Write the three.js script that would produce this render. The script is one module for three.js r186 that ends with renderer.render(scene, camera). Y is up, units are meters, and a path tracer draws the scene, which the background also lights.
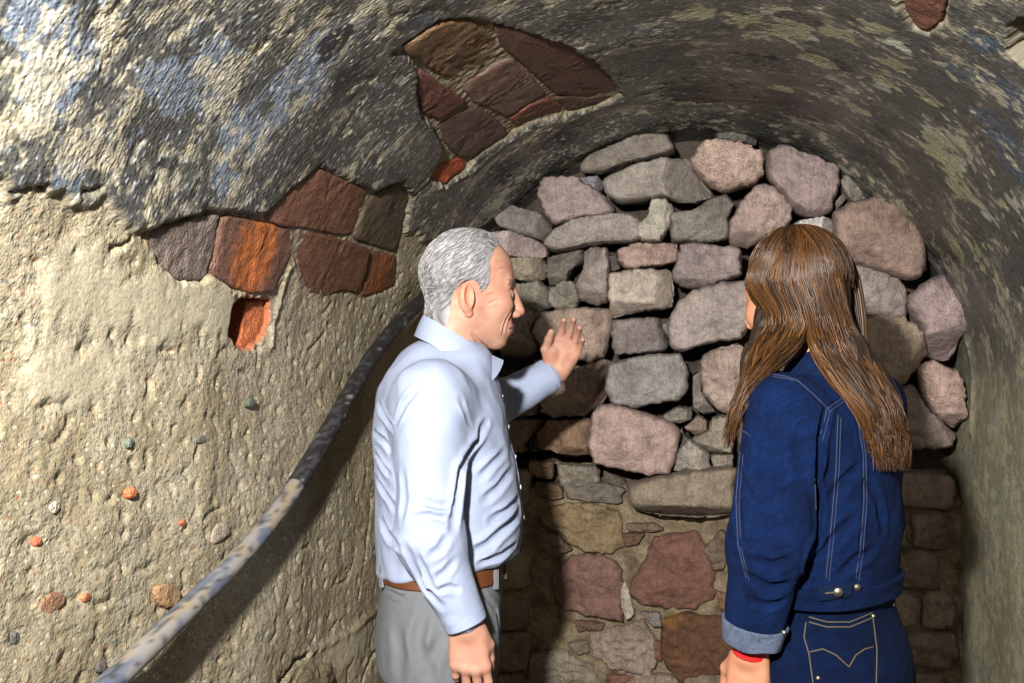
import * as THREE from 'three';
import { mergeGeometries } from 'three/addons/utils/BufferGeometryUtils.js';

// ---------- camera, lamp light, exposure ----------
const scene = new THREE.Scene();
scene.background = new THREE.Color(0x000000);
const FOCAL = 1050, YAW = Math.atan(188 / FOCAL), EYE = 1.5;
const camera = new THREE.PerspectiveCamera(2 * Math.atan(341.5 / FOCAL) * 180 / Math.PI, 1024 / 683, 0.05, 50);
camera.position.set(0, EYE, 0);
camera.rotation.y = YAW;
scene.add(camera);
const renderer = new THREE.WebGLRenderer();
renderer.toneMapping = THREE.LinearToneMapping;
renderer.toneMappingExposure = 0.85;
renderer.shadowMap.enabled = true;
// the one lamp: a small flood lamp hung under the vault, above and to the left of the viewer
const LAMP = new THREE.Vector3(-0.3, 1.94, -0.02), LAMP_AIM = new THREE.Vector3(-0.12, 1.35, -3.4);
const lampLight = new THREE.SpotLight(0xfffaf2, 50, 0, 0.9, 0.65, 2);
lampLight.name = 'flood_lamp_light';
lampLight.position.copy(LAMP);
lampLight.target.position.copy(LAMP_AIM);
lampLight.castShadow = true;
lampLight.shadow.radius = 2.2;
lampLight.shadow.mapSize.set(2048, 2048);
lampLight.shadow.camera.near = 0.05;
scene.add(lampLight, lampLight.target);

// ---------- small helpers ----------
let seed = 7;
const rnd = () => { seed = (seed + 0x6d2b79f5) | 0; let t = Math.imul(seed ^ (seed >>> 15), 1 | seed); t = (t + Math.imul(t ^ (t >>> 7), 61 | t)) ^ t; return ((t ^ (t >>> 14)) >>> 0) / 4294967296; };
const rr = (a, b) => a + (b - a) * rnd();
const clamp = (x, a = 0, b = 1) => (x < a ? a : x > b ? b : x);
const lerp = (a, b, t) => a + (b - a) * t;
const sstep = (a, b, x) => { const t = clamp((x - a) / (b - a)); return t * t * (3 - 2 * t); };
const V = (x, y, z) => new THREE.Vector3(x, y, z);
const PERM = new Uint8Array(512);
{ const p = [...Array(256).keys()]; for (let i = 255; i > 0; i--) { const j = Math.floor(rnd() * (i + 1)); [p[i], p[j]] = [p[j], p[i]]; } for (let i = 0; i < 512; i++) PERM[i] = p[i & 255]; }
const fade = (t) => t * t * t * (t * (t * 6 - 15) + 10);
function grad(h, x, y, z) { h &= 15; const u = h < 8 ? x : y, v = h < 4 ? y : h === 12 || h === 14 ? x : z; return ((h & 1) ? -u : u) + ((h & 2) ? -v : v); }
function noise(x, y, z = 0) {
  const fx = Math.floor(x), fy = Math.floor(y), fz = Math.floor(z);
  const X = fx & 255, Y = fy & 255, Z = fz & 255; x -= fx; y -= fy; z -= fz;
  const u = fade(x), v = fade(y), w = fade(z);
  const A = PERM[X] + Y, AA = PERM[A] + Z, AB = PERM[A + 1] + Z, B = PERM[X + 1] + Y, BA = PERM[B] + Z, BB = PERM[B + 1] + Z;
  return lerp(lerp(lerp(grad(PERM[AA], x, y, z), grad(PERM[BA], x - 1, y, z), u), lerp(grad(PERM[AB], x, y - 1, z), grad(PERM[BB], x - 1, y - 1, z), u), v),
    lerp(lerp(grad(PERM[AA + 1], x, y, z - 1), grad(PERM[BA + 1], x - 1, y, z - 1), u), lerp(grad(PERM[AB + 1], x, y - 1, z - 1), grad(PERM[BB + 1], x - 1, y - 1, z - 1), u), v), w);
}
function fbm(x, y, z, o = 4) { let s = 0, a = 0.5, f = 1; for (let i = 0; i < o; i++) { s += a * noise(x * f, y * f, z * f + i * 17.3); a *= 0.5; f *= 2.03; } return s; }
function cell(x, y) { // distance to the nearest of scattered points, and that cell's number
  const ix = Math.floor(x), iy = Math.floor(y); let best = 9, id = 0;
  for (let j = -1; j < 2; j++) for (let i = -1; i < 2; i++) {
    const h = PERM[(PERM[(ix + i) & 255] + iy + j) & 255], h2 = PERM[h + 57];
    const dx = ix + i + h / 255 - x, dy = iy + j + h2 / 255 - y, d = dx * dx + dy * dy;
    if (d < best) { best = d; id = h; }
  }
  return [Math.sqrt(best), id];
}
// noise that repeats after a whole number of cells, for tiling textures
function tnoise(x, y, n, z) {
  const fx = Math.floor(x), fy = Math.floor(y), X = ((fx % n) + n) % n, Y = ((fy % n) + n) % n, X1 = (X + 1) % n, Y1 = (Y + 1) % n; x -= fx; y -= fy;
  const h = (a, b) => PERM[(PERM[(a + z * 31) & 255] + b) & 255], u = fade(x), v = fade(y);
  return lerp(lerp(grad(h(X, Y), x, y, 0.3), grad(h(X1, Y), x - 1, y, 0.3), u), lerp(grad(h(X, Y1), x, y - 1, 0.3), grad(h(X1, Y1), x - 1, y - 1, 0.3), u), v);
}
const s2l = (v) => { v /= 255; return v <= 0.04045 ? v / 12.92 : Math.pow((v + 0.055) / 1.055, 2.4); };
const lin = (r, g, b) => [s2l(r), s2l(g), s2l(b)];
const mix3 = (a, b, t) => [lerp(a[0], b[0], t), lerp(a[1], b[1], t), lerp(a[2], b[2], t)];
const hex3 = (h) => { const c = new THREE.Color(h); return [c.r, c.g, c.b]; };
const CY = Math.cos(YAW), SY = Math.sin(YAW);
// direction through a pixel of the 1024 x 683 photograph, scaled to one metre along the tunnel
function ray(px, py) { const a = (px - 512) / FOCAL, b = (341.5 - py) / FOCAL, k = CY + SY * a; return [(-SY + CY * a) / k, b / k]; }
function at(px, py, d) { const [u, v] = ray(px, py); return V(u * d, EYE + v * d, -d); }

const taken = {};
function numbered(name) { const n = (taken[name] = (taken[name] ?? -1) + 1); return n ? name + '_' + String(n).padStart(3, '0') : name; }
function mesh(name, geo, mat, parent) { const m = new THREE.Mesh(geo, mat); m.name = name; m.castShadow = m.receiveShadow = true; parent.add(m); return m; }
function structure(name, label) { const g = new THREE.Group(); g.name = name; g.userData = { kind: 'structure', label, category: name.split('_')[0] }; scene.add(g); return g; }
function thing(name, label, category, pos, turn = 0, group) { const g = new THREE.Group(); g.name = numbered(name); g.userData = { label, category }; if (group) g.userData.group = group; g.position.copy(pos); g.rotation.y = turn; scene.add(g); return g; }
function dataTexture(w, h, fn, srgb) {
  const d = new Uint8Array(w * h * 4);
  for (let j = 0, k = 0; j < h; j++) for (let i = 0; i < w; i++, k += 4) { const c = fn((i + 0.5) / w, (j + 0.5) / h, i, j); d[k] = clamp(c[0], 0, 1) * 255; d[k + 1] = clamp(c[1], 0, 1) * 255; d[k + 2] = clamp(c[2], 0, 1) * 255; d[k + 3] = 255; }
  const t = new THREE.DataTexture(d, w, h); t.magFilter = THREE.LinearFilter; t.minFilter = THREE.LinearMipmapLinearFilter; t.generateMipmaps = true;
  if (srgb) t.colorSpace = THREE.SRGBColorSpace; t.needsUpdate = true; return t;
}
const tile = (t) => { t.wrapS = t.wrapT = THREE.RepeatWrapping; return t; };
const l2s = (v) => { v = clamp(v); return v <= 0.0031308 ? v * 12.92 : 1.055 * Math.pow(v, 1 / 2.4) - 0.055; };
function geo(pos, idx, uv, col, nor) {
  const g = new THREE.BufferGeometry();
  g.setAttribute('position', new THREE.BufferAttribute(pos instanceof Float32Array ? pos : new Float32Array(pos), 3));
  if (uv) g.setAttribute('uv', new THREE.BufferAttribute(uv instanceof Float32Array ? uv : new Float32Array(uv), 2));
  if (col) g.setAttribute('color', new THREE.BufferAttribute(col instanceof Float32Array ? col : new Float32Array(col), 3));
  g.setIndex(new THREE.BufferAttribute(idx instanceof Uint32Array ? idx : new Uint32Array(idx), 1));
  if (nor) g.setAttribute('normal', new THREE.BufferAttribute(nor, 3)); else g.computeVertexNormals();
  return g;
}
// signed distance to a closed polygon given as flat [x, y, x, y ...]; negative inside
function polyDist(P, x, y) {
  let d = 1e9, inside = false; const n = P.length;
  for (let i = 0, j = n - 2; i < n; j = i, i += 2) {
    const ex = P[j] - P[i], ey = P[j + 1] - P[i + 1], wx = x - P[i], wy = y - P[i + 1];
    const t = clamp((wx * ex + wy * ey) / (ex * ex + ey * ey + 1e-12)), bx = wx - ex * t, by = wy - ey * t;
    d = Math.min(d, bx * bx + by * by);
    if ((P[i + 1] > y) !== (P[j + 1] > y) && x < (P[j] - P[i]) * (y - P[i + 1]) / (P[j + 1] - P[i + 1]) + P[i]) inside = !inside;
  }
  return (inside ? -1 : 1) * Math.sqrt(d);
}
function lineDist(P, x, y) { let d = 1e9; for (let i = 0; i + 3 < P.length; i += 2) { const ex = P[i + 2] - P[i], ey = P[i + 3] - P[i + 1], wx = x - P[i], wy = y - P[i + 1], t = clamp((wx * ex + wy * ey) / (ex * ex + ey * ey + 1e-12)); d = Math.min(d, Math.hypot(wx - ex * t, wy - ey * t)); } return d; }

// ---------- the vaulted tunnel: one continuous plaster skin, s runs up the left wall, over the vault and down the right wall, d runs into the tunnel ----------
const TK = 1.13, TX = -0.035 * TK, TY = EYE + (1.39 - EYE) * TK, TR = 0.73 * TK, S1 = TY, S2 = TY + Math.PI * TR, S3 = S2 + TY, DEND = 3.2 * TK;
function skin(s, d, h) {
  if (s <= S1) return [TX - TR + h, s, -d];
  if (s >= S2) return [TX + TR - h, TY - (s - S2), -d];
  const a = Math.PI - (s - S1) / TR; return [TX + (TR - h) * Math.cos(a), TY + (TR - h) * Math.sin(a), -d];
}
function hit(px, py, rad = TR) { // where the line of sight through a pixel meets the tunnel
  const [u, v] = ray(px, py); let lo = 0, hi = 12;
  for (let i = 0; i < 50; i++) { const t = (lo + hi) / 2, x = u * t - TX, y = EYE + v * t - TY; ((y > 0 ? Math.hypot(x, y) : Math.abs(x)) < rad) ? lo = t : hi = t; }
  const x = u * lo - TX, y = EYE + v * lo - TY;
  return [y > 0 ? S1 + TR * (Math.PI - Math.atan2(y, x)) : x < 0 ? y + TY : S2 - y, lo];
}
const trace = (L) => { const o = []; for (let i = 0; i < L.length; i += 2) o.push(...hit(L[i], L[i + 1])); return o; };
// bare brick where the plaster has fallen
const PATCH_LOW = trace([148, 236, 172, 226, 196, 219, 206, 213, 230, 214, 246, 217, 262, 219, 282, 203, 300, 186, 321, 168, 348, 179, 374, 190, 402, 180, 414, 198, 408, 226, 402, 250, 399, 286, 384, 294, 368, 300, 348, 292, 332, 300, 318, 297, 306, 287, 299, 262, 294, 268, 284, 285, 276, 296, 252, 296, 236, 291, 214, 277, 205, 283, 182, 283, 163, 268]);
const PATCH_HIGH = trace([390, 56, 408, 42, 438, 21, 472, 19, 505, 28, 540, 37, 570, 45, 592, 58, 612, 80, 624, 97, 600, 108, 570, 115, 530, 126, 506, 141, 478, 158, 468, 170, 446, 187, 428, 180, 436, 166, 442, 148, 432, 126, 420, 118, 416, 95, 418, 72, 408, 60]);
const PATCH_TOP = trace([896, -20, 955, -20, 946, 20, 930, 33, 914, 28, 902, 10]);
const HOLE = trace([235, 306, 246, 300, 262, 302, 277, 304, 275, 326, 268, 340, 256, 349, 240, 346, 232, 330]);
const HOLE_RIGHT = trace([1008, 28, 1022, 18, 1040, 20, 1040, 66, 1022, 66, 1010, 52]);
const SAND_EDGE = trace([-60, 182, 0, 191, 60, 196, 110, 200, 150, 234, 200, 225, 262, 225, 300, 215, 340, 215, 410, 232, 440, 240, 470, 300]);
const CRACKS = [
  [trace([148, 236, 172, 226, 196, 219, 206, 213, 230, 214, 262, 219, 282, 203, 300, 186, 321, 168]), 0.006, 0.022],
  [trace([0, 191, 18, 188, 40, 184]), 0.003, 0.01], [trace([78, 190, 98, 187]), 0.003, 0.008],
  [trace([112, 250, 124, 247, 132, 240]), 0.003, 0.01], [trace([165, 349, 176, 352]), 0.004, 0.008], [trace([222, 349, 266, 350, 274, 344]), 0.002, 0.005],
  [trace([412, 198, 428, 182, 442, 176]), 0.004, 0.012], [trace([312, 352, 324, 340, 330, 334]), 0.003, 0.008],
  [trace([340, 586, 350, 580, 356, 560]), 0.003, 0.008], [trace([284, 683, 296, 664, 310, 655]), 0.006, 0.02], [trace([362, 683, 370, 662, 380, 648, 390, 640]), 0.006, 0.02],
  [trace([392, 440, 374, 500, 366, 560, 360, 600]), 0.004, 0.006], [trace([205, 520, 214, 512, 226, 508]), 0.003, 0.008], [trace([112, 502, 118, 496]), 0.004, 0.006],
  [trace([800, 160, 850, 200, 900, 250, 940, 300, 958, 350]), 0.004, 0.006], [trace([940, 265, 962, 320]), 0.004, 0.006],
];
const RIDGES = [ // thick rims of mortar round the bare brick
  [trace([440, 187, 470, 172, 506, 143, 530, 128, 570, 118, 624, 100]), 0.01, 0.005], [trace([416, 64, 420, 118, 432, 126]), 0.008, 0.004], [trace([210, 276, 212, 281, 236, 292, 276, 297, 297, 262, 308, 288]), 0.008, 0.004],
  [trace([822, 150, 880, 190, 925, 245, 960, 320, 972, 370, 972, 430]), 0.022, 0.008], [trace([300, 660, 350, 632, 392, 600]), 0.01, 0.006], [trace([297, 262, 286, 300, 276, 345]), 0.008, 0.006],
];
const bounds = (P, m) => { let a = 9, b = -9, c = 9, e = -9; for (let i = 0; i < P.length; i += 2) { a = Math.min(a, P[i]); b = Math.max(b, P[i]); c = Math.min(c, P[i + 1]); e = Math.max(e, P[i + 1]); } return [a - m, b + m, c - m, e + m]; };
const boxed = (P, m) => ({ P, B: bounds(P, m) });
const inB = (B, s, d) => s > B[0] && s < B[1] && d > B[2] && d < B[3];
const bPatches = [PATCH_LOW, PATCH_HIGH, PATCH_TOP].map((P) => boxed(P, 0.02)), bHoles = [HOLE, HOLE_RIGHT].map((P) => boxed(P, 0.02));
const bCracks = CRACKS.map(([P, w, h]) => ({ ...boxed(P, 2.5 * w + 0.004), w, h })), bRidges = RIDGES.map(([P, w, h]) => ({ ...boxed(P, 2.5 * w + 0.006), w, h }));
function sandEdgeAt(d) { const E = SAND_EDGE; if (d <= E[1]) return E[0]; for (let i = 0; i + 3 < E.length; i += 2) if (d <= E[i + 3]) return lerp(E[i], E[i + 2], clamp((d - E[i + 1]) / (E[i + 3] - E[i + 1] + 1e-9))); return E[E.length - 2]; }
// how much the loose sandy coat shows: 1 below the torn edge of the slick coat
function sandiness(s, d) {
  if (s > 3.1) return 0;
  const e0 = sandEdgeAt(d); if (s < e0 - 0.06) return 1; if (s > e0 + 0.06) return 0;
  const e = e0 + 0.03 * noise(s * 9, d * 9, 3) + 0.02 * noise(s * 31, d * 31, 4);
  return sstep(0.012, -0.012, s - e);
}
function smoothArea(s, d) { // trowelled lime remains on the left wall, and the trowelled right wall
  if (s > S2 - 0.25) return sstep(S2 - 0.3, S2 + 0.15, s + 0.1 * noise(s * 5, d * 5, 44));
  if (s > 1.75) return 0;
  let m = 9;
  for (const [P, r] of SMOOTH) m = Math.min(m, lineDist(P, s, d) - r);
  return m > 0.08 ? 0 : sstep(0.02, -0.03, m + 0.05 * noise(s * 8, d * 8, 9) + 0.03 * noise(s * 26, d * 26, 8));
}
const SMOOTH = [[trace([60, 290, 150, 300, 220, 310]), 0.055], [trace([40, 375, 120, 378]), 0.05], [trace([330, 660, 370, 630]), 0.04]];
function brickDepth(s, d) { // 1 inside a fallen patch
  for (const q of bPatches) if (inB(q.B, s, d)) { const x = polyDist(q.P, s, d); return x > 0.012 ? 0 : x < -0.014 ? 1 : sstep(0.004, -0.005, x + 0.006 * noise(s * 40, d * 40, 1) + 0.004 * noise(s * 90, d * 90, 2)); }
  return 0;
}
function holeDepth(s, d, grow = 0) { for (const q of bHoles) if (inB(q.B, s, d)) return sstep(0.004, -0.006, polyDist(q.P, s, d) - grow + 0.005 * noise(s * 45, d * 45, 21)); return 0; }
const flaking = (s, d) => sstep(0.12, 0.17, 0.55 * fbm(s * 28, d * 20, 41, 4) + 0.55 * fbm(s * 6, d * 6, 42, 2)); // where the top film has come away
function relief(s, d) {
  let h = 0.014 * noise(s * 2.2, d * 2.2, 7) + 0.005 * noise(s * 6, d * 6, 8);
  const sd = sandiness(s, d), sm = smoothArea(s, d);
  if (sd > 0) {
    const g = 0.003 * noise(s * 20, d * 13, 11) + 0.0018 * noise(s * 46, d * 28, 12) - 0.004 * sstep(0.25, 0.5, noise(s * 40, d * 26, 14)) + 0.0018 * noise(s * 100, d * 62, 13);
    h += sd * (g * (1 - 0.75 * sm) + 0.004 * sm - 0.006);
  }
  if (sd < 1) { // slick coat: drawn-out trowel and brush marks along the curve
    const t = 0.0014 * noise(s * 7, d * 18, 15) + 0.0006 * noise(s * 16 + d * 6, d * 34, 16) + 0.0008 * noise(s * 60, d * 66, 17), w = noise(s * 5, d * 5, 18);
    const flake = flaking(s, d) * (s < S1 + 1.25 ? 1 : 0.6); // places where the top film has come away
    h += (1 - sd) * (t * (0.8 + 0.8 * w) * (1 - 0.7 * sm) - 0.0018 * flake + 0.004);
  }
  for (const q of bRidges) if (inB(q.B, s, d)) { const x = lineDist(q.P, s, d) + 0.006 * noise(s * 30, d * 30, 31); h += q.h * Math.exp(-(x * x) / (q.w * q.w)); }
  for (const q of bCracks) if (inB(q.B, s, d)) { const x = lineDist(q.P, s, d) + 0.003 * noise(s * 60, d * 60, 32); h -= q.h * Math.exp(-(x * x) / (q.w * q.w)); }
  if (d > 2.7 * TK && s > S1 + 0.4 && s < S2 - 0.35) h += 0.034 * sstep(2.74 * TK, 2.96 * TK, d + 0.04 * noise(s * 6, d * 6, 77)) * sstep(S1 + 0.4, S1 + 0.7, s) * sstep(S2 - 0.35, S2 - 0.7, s); // plaster pushed down against the stones
  const b = brickDepth(s, d); if (b > 0) h = lerp(h, (s > 3 ? -0.005 : -0.013) + 0.003 * noise(s * 50, d * 50, 33), b);
  const o = holeDepth(s, d); if (o > 0) h = lerp(h, (s > 3 ? -0.03 : -0.1) + 0.01 * noise(s * 30, d * 30, 34), o);
  return h;
}
const spot = (px, py, r) => { const [s, d] = hit(px, py), k = d / 0.93 / FOCAL; return [s, d, r * k]; };
const BLOBS = [ // stains and deposits on the slick coat, each where the photograph shows it
  ['blue', [spot(180, 90, 90), spot(60, 60, 70), spot(260, 110, 60), spot(220, 180, 30), spot(60, 175, 30), spot(320, 60, 60), spot(430, 15, 40), spot(20, 20, 50)]],
  ['teal', [spot(1005, 87, 40), spot(998, 130, 45), spot(983, 43, 26), spot(960, 70, 18), spot(1010, 165, 30), spot(925, 95, 18), spot(640, 25, 24)]],
  ['pale', [spot(884, 88, 22), spot(936, 136, 20), spot(958, 162, 16), spot(1012, 200, 18), spot(901, 40, 18), spot(814, 38, 12), spot(780, 14, 20), spot(990, 215, 14), spot(948, 120, 10), spot(905, 70, 14)]],
  ['sand', [spot(100, 20, 45), spot(30, 90, 40), spot(110, 150, 40), spot(200, 60, 30), spot(10, 120, 40), spot(150, 190, 30), spot(230, 80, 26), spot(280, 20, 22), spot(60, 150, 30), spot(320, 10, 20), spot(130, 100, 18), spot(180, 160, 22), spot(20, 220, 40), spot(390, 25, 18), spot(500, 12, 18)]],
  ['soot', [spot(640, 60, 60), spot(720, 90, 60), spot(790, 100, 50), spot(690, 125, 40), spot(580, 20, 40), spot(500, 170, 40), spot(330, 45, 30), spot(760, 60, 40), spot(560, 135, 40), spot(470, 200, 30), spot(350, 70, 40), spot(830, 60, 25), spot(160, 160, 20), spot(880, 130, 22), spot(800, 20, 25)]],
  ['lime', [spot(740, 20, 40), spot(790, 30, 30), spot(870, 20, 30), spot(900, 60, 25), spot(930, 100, 25), spot(820, 60, 20), spot(940, 150, 30), spot(960, 185, 25), spot(700, 10, 30), spot(890, 85, 20), spot(955, 240, 25), spot(1000, 200, 20), spot(860, 110, 16), spot(840, 35, 20), spot(985, 260, 30), spot(780, 85, 14)]],
];
const SLICK = lin(70, 71, 69), SLICK2 = lin(98, 98, 91), COL = { blue: lin(106, 116, 130), sand: lin(172, 164, 142), soot: lin(36, 36, 38), lime: lin(146, 145, 116), teal: lin(66, 78, 92), pale: lin(158, 162, 150) };
const PALE = lin(168, 176, 186), SAND = lin(160, 151, 129), SAND2 = lin(142, 131, 106), LIMEWASH = lin(182, 174, 150), GRIT = lin(118, 112, 98), RIGHT = lin(134, 132, 114), RIGHT2 = lin(156, 152, 130), MORTAR = lin(150, 140, 118), RUSTY = lin(150, 92, 58);
function skinColour(s, d) {
  const n1 = fbm(s * 7, d * 7, 51, 4), n2 = fbm(s * 30, d * 30, 52, 3), n3 = noise(s * 150, d * 150, 53), n4 = noise(s * 320, d * 320, 54);
  const sd = sandiness(s, d), sm = smoothArea(s, d);
  let c = SLICK, rough = 0.5, grit = 0.5, gid = 128;
  if (sd < 1) {
    c = mix3(SLICK, SLICK2, sstep(-0.15, 0.35, n1 + 0.4 * noise(s * 15, d * 22, 55)));
    const left = sstep(S1 + 1.5, S1 + 0.9, s);
    for (const [kind, L] of BLOBS) {
      let w = 0; for (const b of L) { const ex = s - b[0], ey = d - b[1], e2 = ex * ex + ey * ey; if (e2 < b[2] * b[2]) w = Math.max(w, 1 - Math.sqrt(e2) / b[2]); }
      if (w === 0 && kind !== 'sand') continue;
      const tone = kind === 'blue' ? 0.9 : kind === 'sand' ? 0.65 : 0.95, grain = kind === 'sand' || kind === 'lime' || kind === 'pale' ? n1 * 1.6 + n2 * 1.6 : n1 * 1.5 + 0.6 * noise(s * 15, d * 24, 56);
      c = mix3(c, COL[kind], tone * sstep(0.22, 0.44, w * 1.05 + grain));
    }
    const flake = flaking(s, d);                 // sandy ground showing where the film has gone
    c = mix3(c, COL.sand, flake * (0.1 + 0.5 * left) * sstep(-0.3, 0.2, n2));
    c = mix3(c, COL.sand, (0.25 + 0.4 * left) * sstep(0.3, 0.42, noise(s * 80, d * 80, 57) + 0.5 * n1)); c = mix3(c, PALE, 0.7 * left * sstep(0.34, 0.44, noise(s * 55, d * 150, 59))); c = mix3(c, COL.soot, 0.5 * sstep(0.3, 0.42, noise(s * 120, d * 120, 60)));
    c = mix3(c, COL.soot, 0.6 * sstep(0.28, 0.5, noise(s * 34, d * 60, 58)));
    rough = lerp(0.36, 0.75, flake) + 0.2 * n2;
    if (sm > 0) { let r = mix3(RIGHT, RIGHT2, sstep(-0.2, 0.3, n1 + n2)); r = mix3(r, COL.lime, 0.5 * sstep(0.1, 0.4, fbm(s * 4, d * 9, 61, 3))); r = mix3(r, lin(150, 164, 156), 0.5 * sstep(0.15, 0.4, fbm(s * 6, d * 10, 62, 3))); r = mix3(r, GRIT, 0.4 * sstep(0.25, 0.5, n3)); c = mix3(c, r, sm); rough = lerp(rough, 0.6, sm); }
    const k = 1 + 0.42 * n3 + 0.34 * n4 + 0.3 * n2; c = [c[0] * k, c[1] * k, c[2] * k];
  }
  if (sd > 0) {
    let q = mix3(SAND, SAND2, sstep(-0.25, 0.3, n1 + 0.4 * n2));
    q = mix3(q, LIMEWASH, 0.75 * sm * sstep(-0.4, 0.1, n2 + 0.3));
    const g = cell(s * 130, d * 90); grit = g[0]; gid = g[1]; if (g[0] < 0.3 && g[1] > 170) q = mix3(q, g[1] > 240 ? RUSTY : g[1] > 215 ? lin(96, 104, 104) : g[1] > 195 ? lin(206, 200, 182) : GRIT, 0.75 * (1 - 0.7 * sm));
    q = mix3(q, GRIT, 0.45 * sstep(0.2, 0.5, n3) * (1 - 0.6 * sm)); q = mix3(q, lin(120, 110, 100), 0.5 * sstep(0.22, 0.45, fbm(s * 3.4, d * 3.4, 66, 3)));
    const k = 1 + 0.36 * n3 + 0.36 * n4 + 0.26 * n2; q = [q[0] * k, q[1] * k, q[2] * k];
    c = mix3(c, q, sd); rough = lerp(rough, 0.95, sd);
  }
  const b = brickDepth(s, d); if (b > 0) { c = mix3(c, mix3(MORTAR, lin(110, 92, 76), sstep(-0.2, 0.3, n2)), b); rough = lerp(rough, 0.95, b); }
  const o = holeDepth(s, d, 0.008); if (o > 0) { c = mix3(c, s > 3 ? GRIT : lin(150, 88, 58), o); rough = lerp(rough, 1, o); }
  let bump = 0;
  if (sd < 1) bump = (1 - sd) * (0.5 + 0.35 * noise(s * 90, d * 150, 73) + 0.3 * n4);
  if (sd > 0) bump += sd * (0.5 + (1 - 0.55 * sm) * (0.45 * (gid / 255 - 0.3) * Math.max(0, 1 - 1.6 * grit * grit) + 0.25 * n4 + 0.4 * (0.42 - cell(s * 290, d * 290)[0])));
  return [c[0], c[1], c[2], clamp(rough, 0.25, 1), bump];
}
const steps = (list) => { const o = [list[0]]; for (let i = 1; i < list.length; i += 2) { const a = o[o.length - 1], n = Math.max(1, Math.ceil((list[i] - a) / list[i + 1] - 1e-6)); for (let k = 1; k <= n; k++) o.push(a + (list[i] - a) * k / n); } return o; };
function sheet(sa, da, s0, s1, d0, d1, coloured) {
  const W = da.length, H = sa.length, pos = new Float32Array(W * H * 3), uv = new Float32Array(W * H * 2), idx = new Uint32Array((W - 1) * (H - 1) * 6), col = coloured ? new Float32Array(W * H * 3) : null;
  let p = 0, q = 0, k = 0;
  for (let j = 0; j < H; j++) for (let i = 0; i < W; i++) {
    const P = skin(sa[j], da[i], relief(sa[j], da[i])); pos[p] = P[0]; pos[p + 1] = P[1]; pos[p + 2] = P[2];
    if (col) { const c = skinColour(sa[j], da[i]); col[p] = c[0]; col[p + 1] = c[1]; col[p + 2] = c[2]; }
    p += 3; uv[q++] = (da[i] - d0) / (d1 - d0); uv[q++] = (sa[j] - s0) / (s1 - s0);
    if (i && j) { const a = (j - 1) * W + i - 1, b = a + 1, c = a + W, e = c + 1; idx[k++] = a; idx[k++] = c; idx[k++] = b; idx[k++] = b; idx[k++] = c; idx[k++] = e; }
  }
  return geo(pos, idx, uv, col);
}
function plaster(parent, s0, s1, sa, d0, da, w, h, rear) {
  const S = (v) => s0 + (s1 - s0) * v, D = (u) => d0 + (DEND - d0) * u, rq = new Float32Array(w * h), bq = new Float32Array(w * h);
  const map = dataTexture(w, h, (u, v, i, j) => { const c = skinColour(S(v), D(u)); rq[j * w + i] = c[3]; bq[j * w + i] = c[4]; return [l2s(c[0]), l2s(c[1]), l2s(c[2])]; }, true);
  const bump = dataTexture(w, h, (u, v, i, j) => { const b = bq[j * w + i]; return [b, b, b]; });
  const w2 = w >> 1, h2 = h >> 1, rough = dataTexture(w2, h2, (u, v, i, j) => { const r = rq[j * 2 * w + i * 2]; return [r, r, r]; });
  mesh('plaster', sheet(sa, da, s0, s1, d0, DEND), new THREE.MeshPhysicalMaterial({ map, bumpMap: bump, bumpScale: 0.003, roughnessMap: rough, roughness: 1, specularIntensity: 0.9 }), parent);
  mesh('plaster', sheet(rear[0], rear[1], s0, s1, 0, 1, true), new THREE.MeshStandardMaterial({ vertexColors: true, roughness: 0.9 }), parent);
}
const wallLeft = structure('wall_left', 'rough sandy plaster wall with bare grit and small stones');
const ceiling = structure('ceiling', 'grey stained plaster barrel vault with bare brick patches');
const wallRight = structure('wall_right', 'pale trowelled plaster wall beside the woman');
const rearD = steps([-2.6, 0.75, 0.06]), FINE = 0.0045;
plaster(wallLeft, 0, S1, steps([0, 0.6, 0.04, S1, FINE]), 0.75, steps([0.75, DEND, FINE]), 1344, 896, [steps([0, S1, 0.06]), rearD]);
plaster(ceiling, S1, S2, steps([S1, S2, FINE]), 0.75, steps([0.75, DEND, FINE]), 1472, 1472, [steps([S1, S2, 0.06]), rearD]);
plaster(wallRight, S2, S3, steps([S2, S2 + 0.85, 0.009, S3, 0.04]), 0.75, steps([0.75, 2.2, 0.03, DEND, 0.009]), 512, 384, [steps([S2, S3, 0.06]), rearD]);
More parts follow.
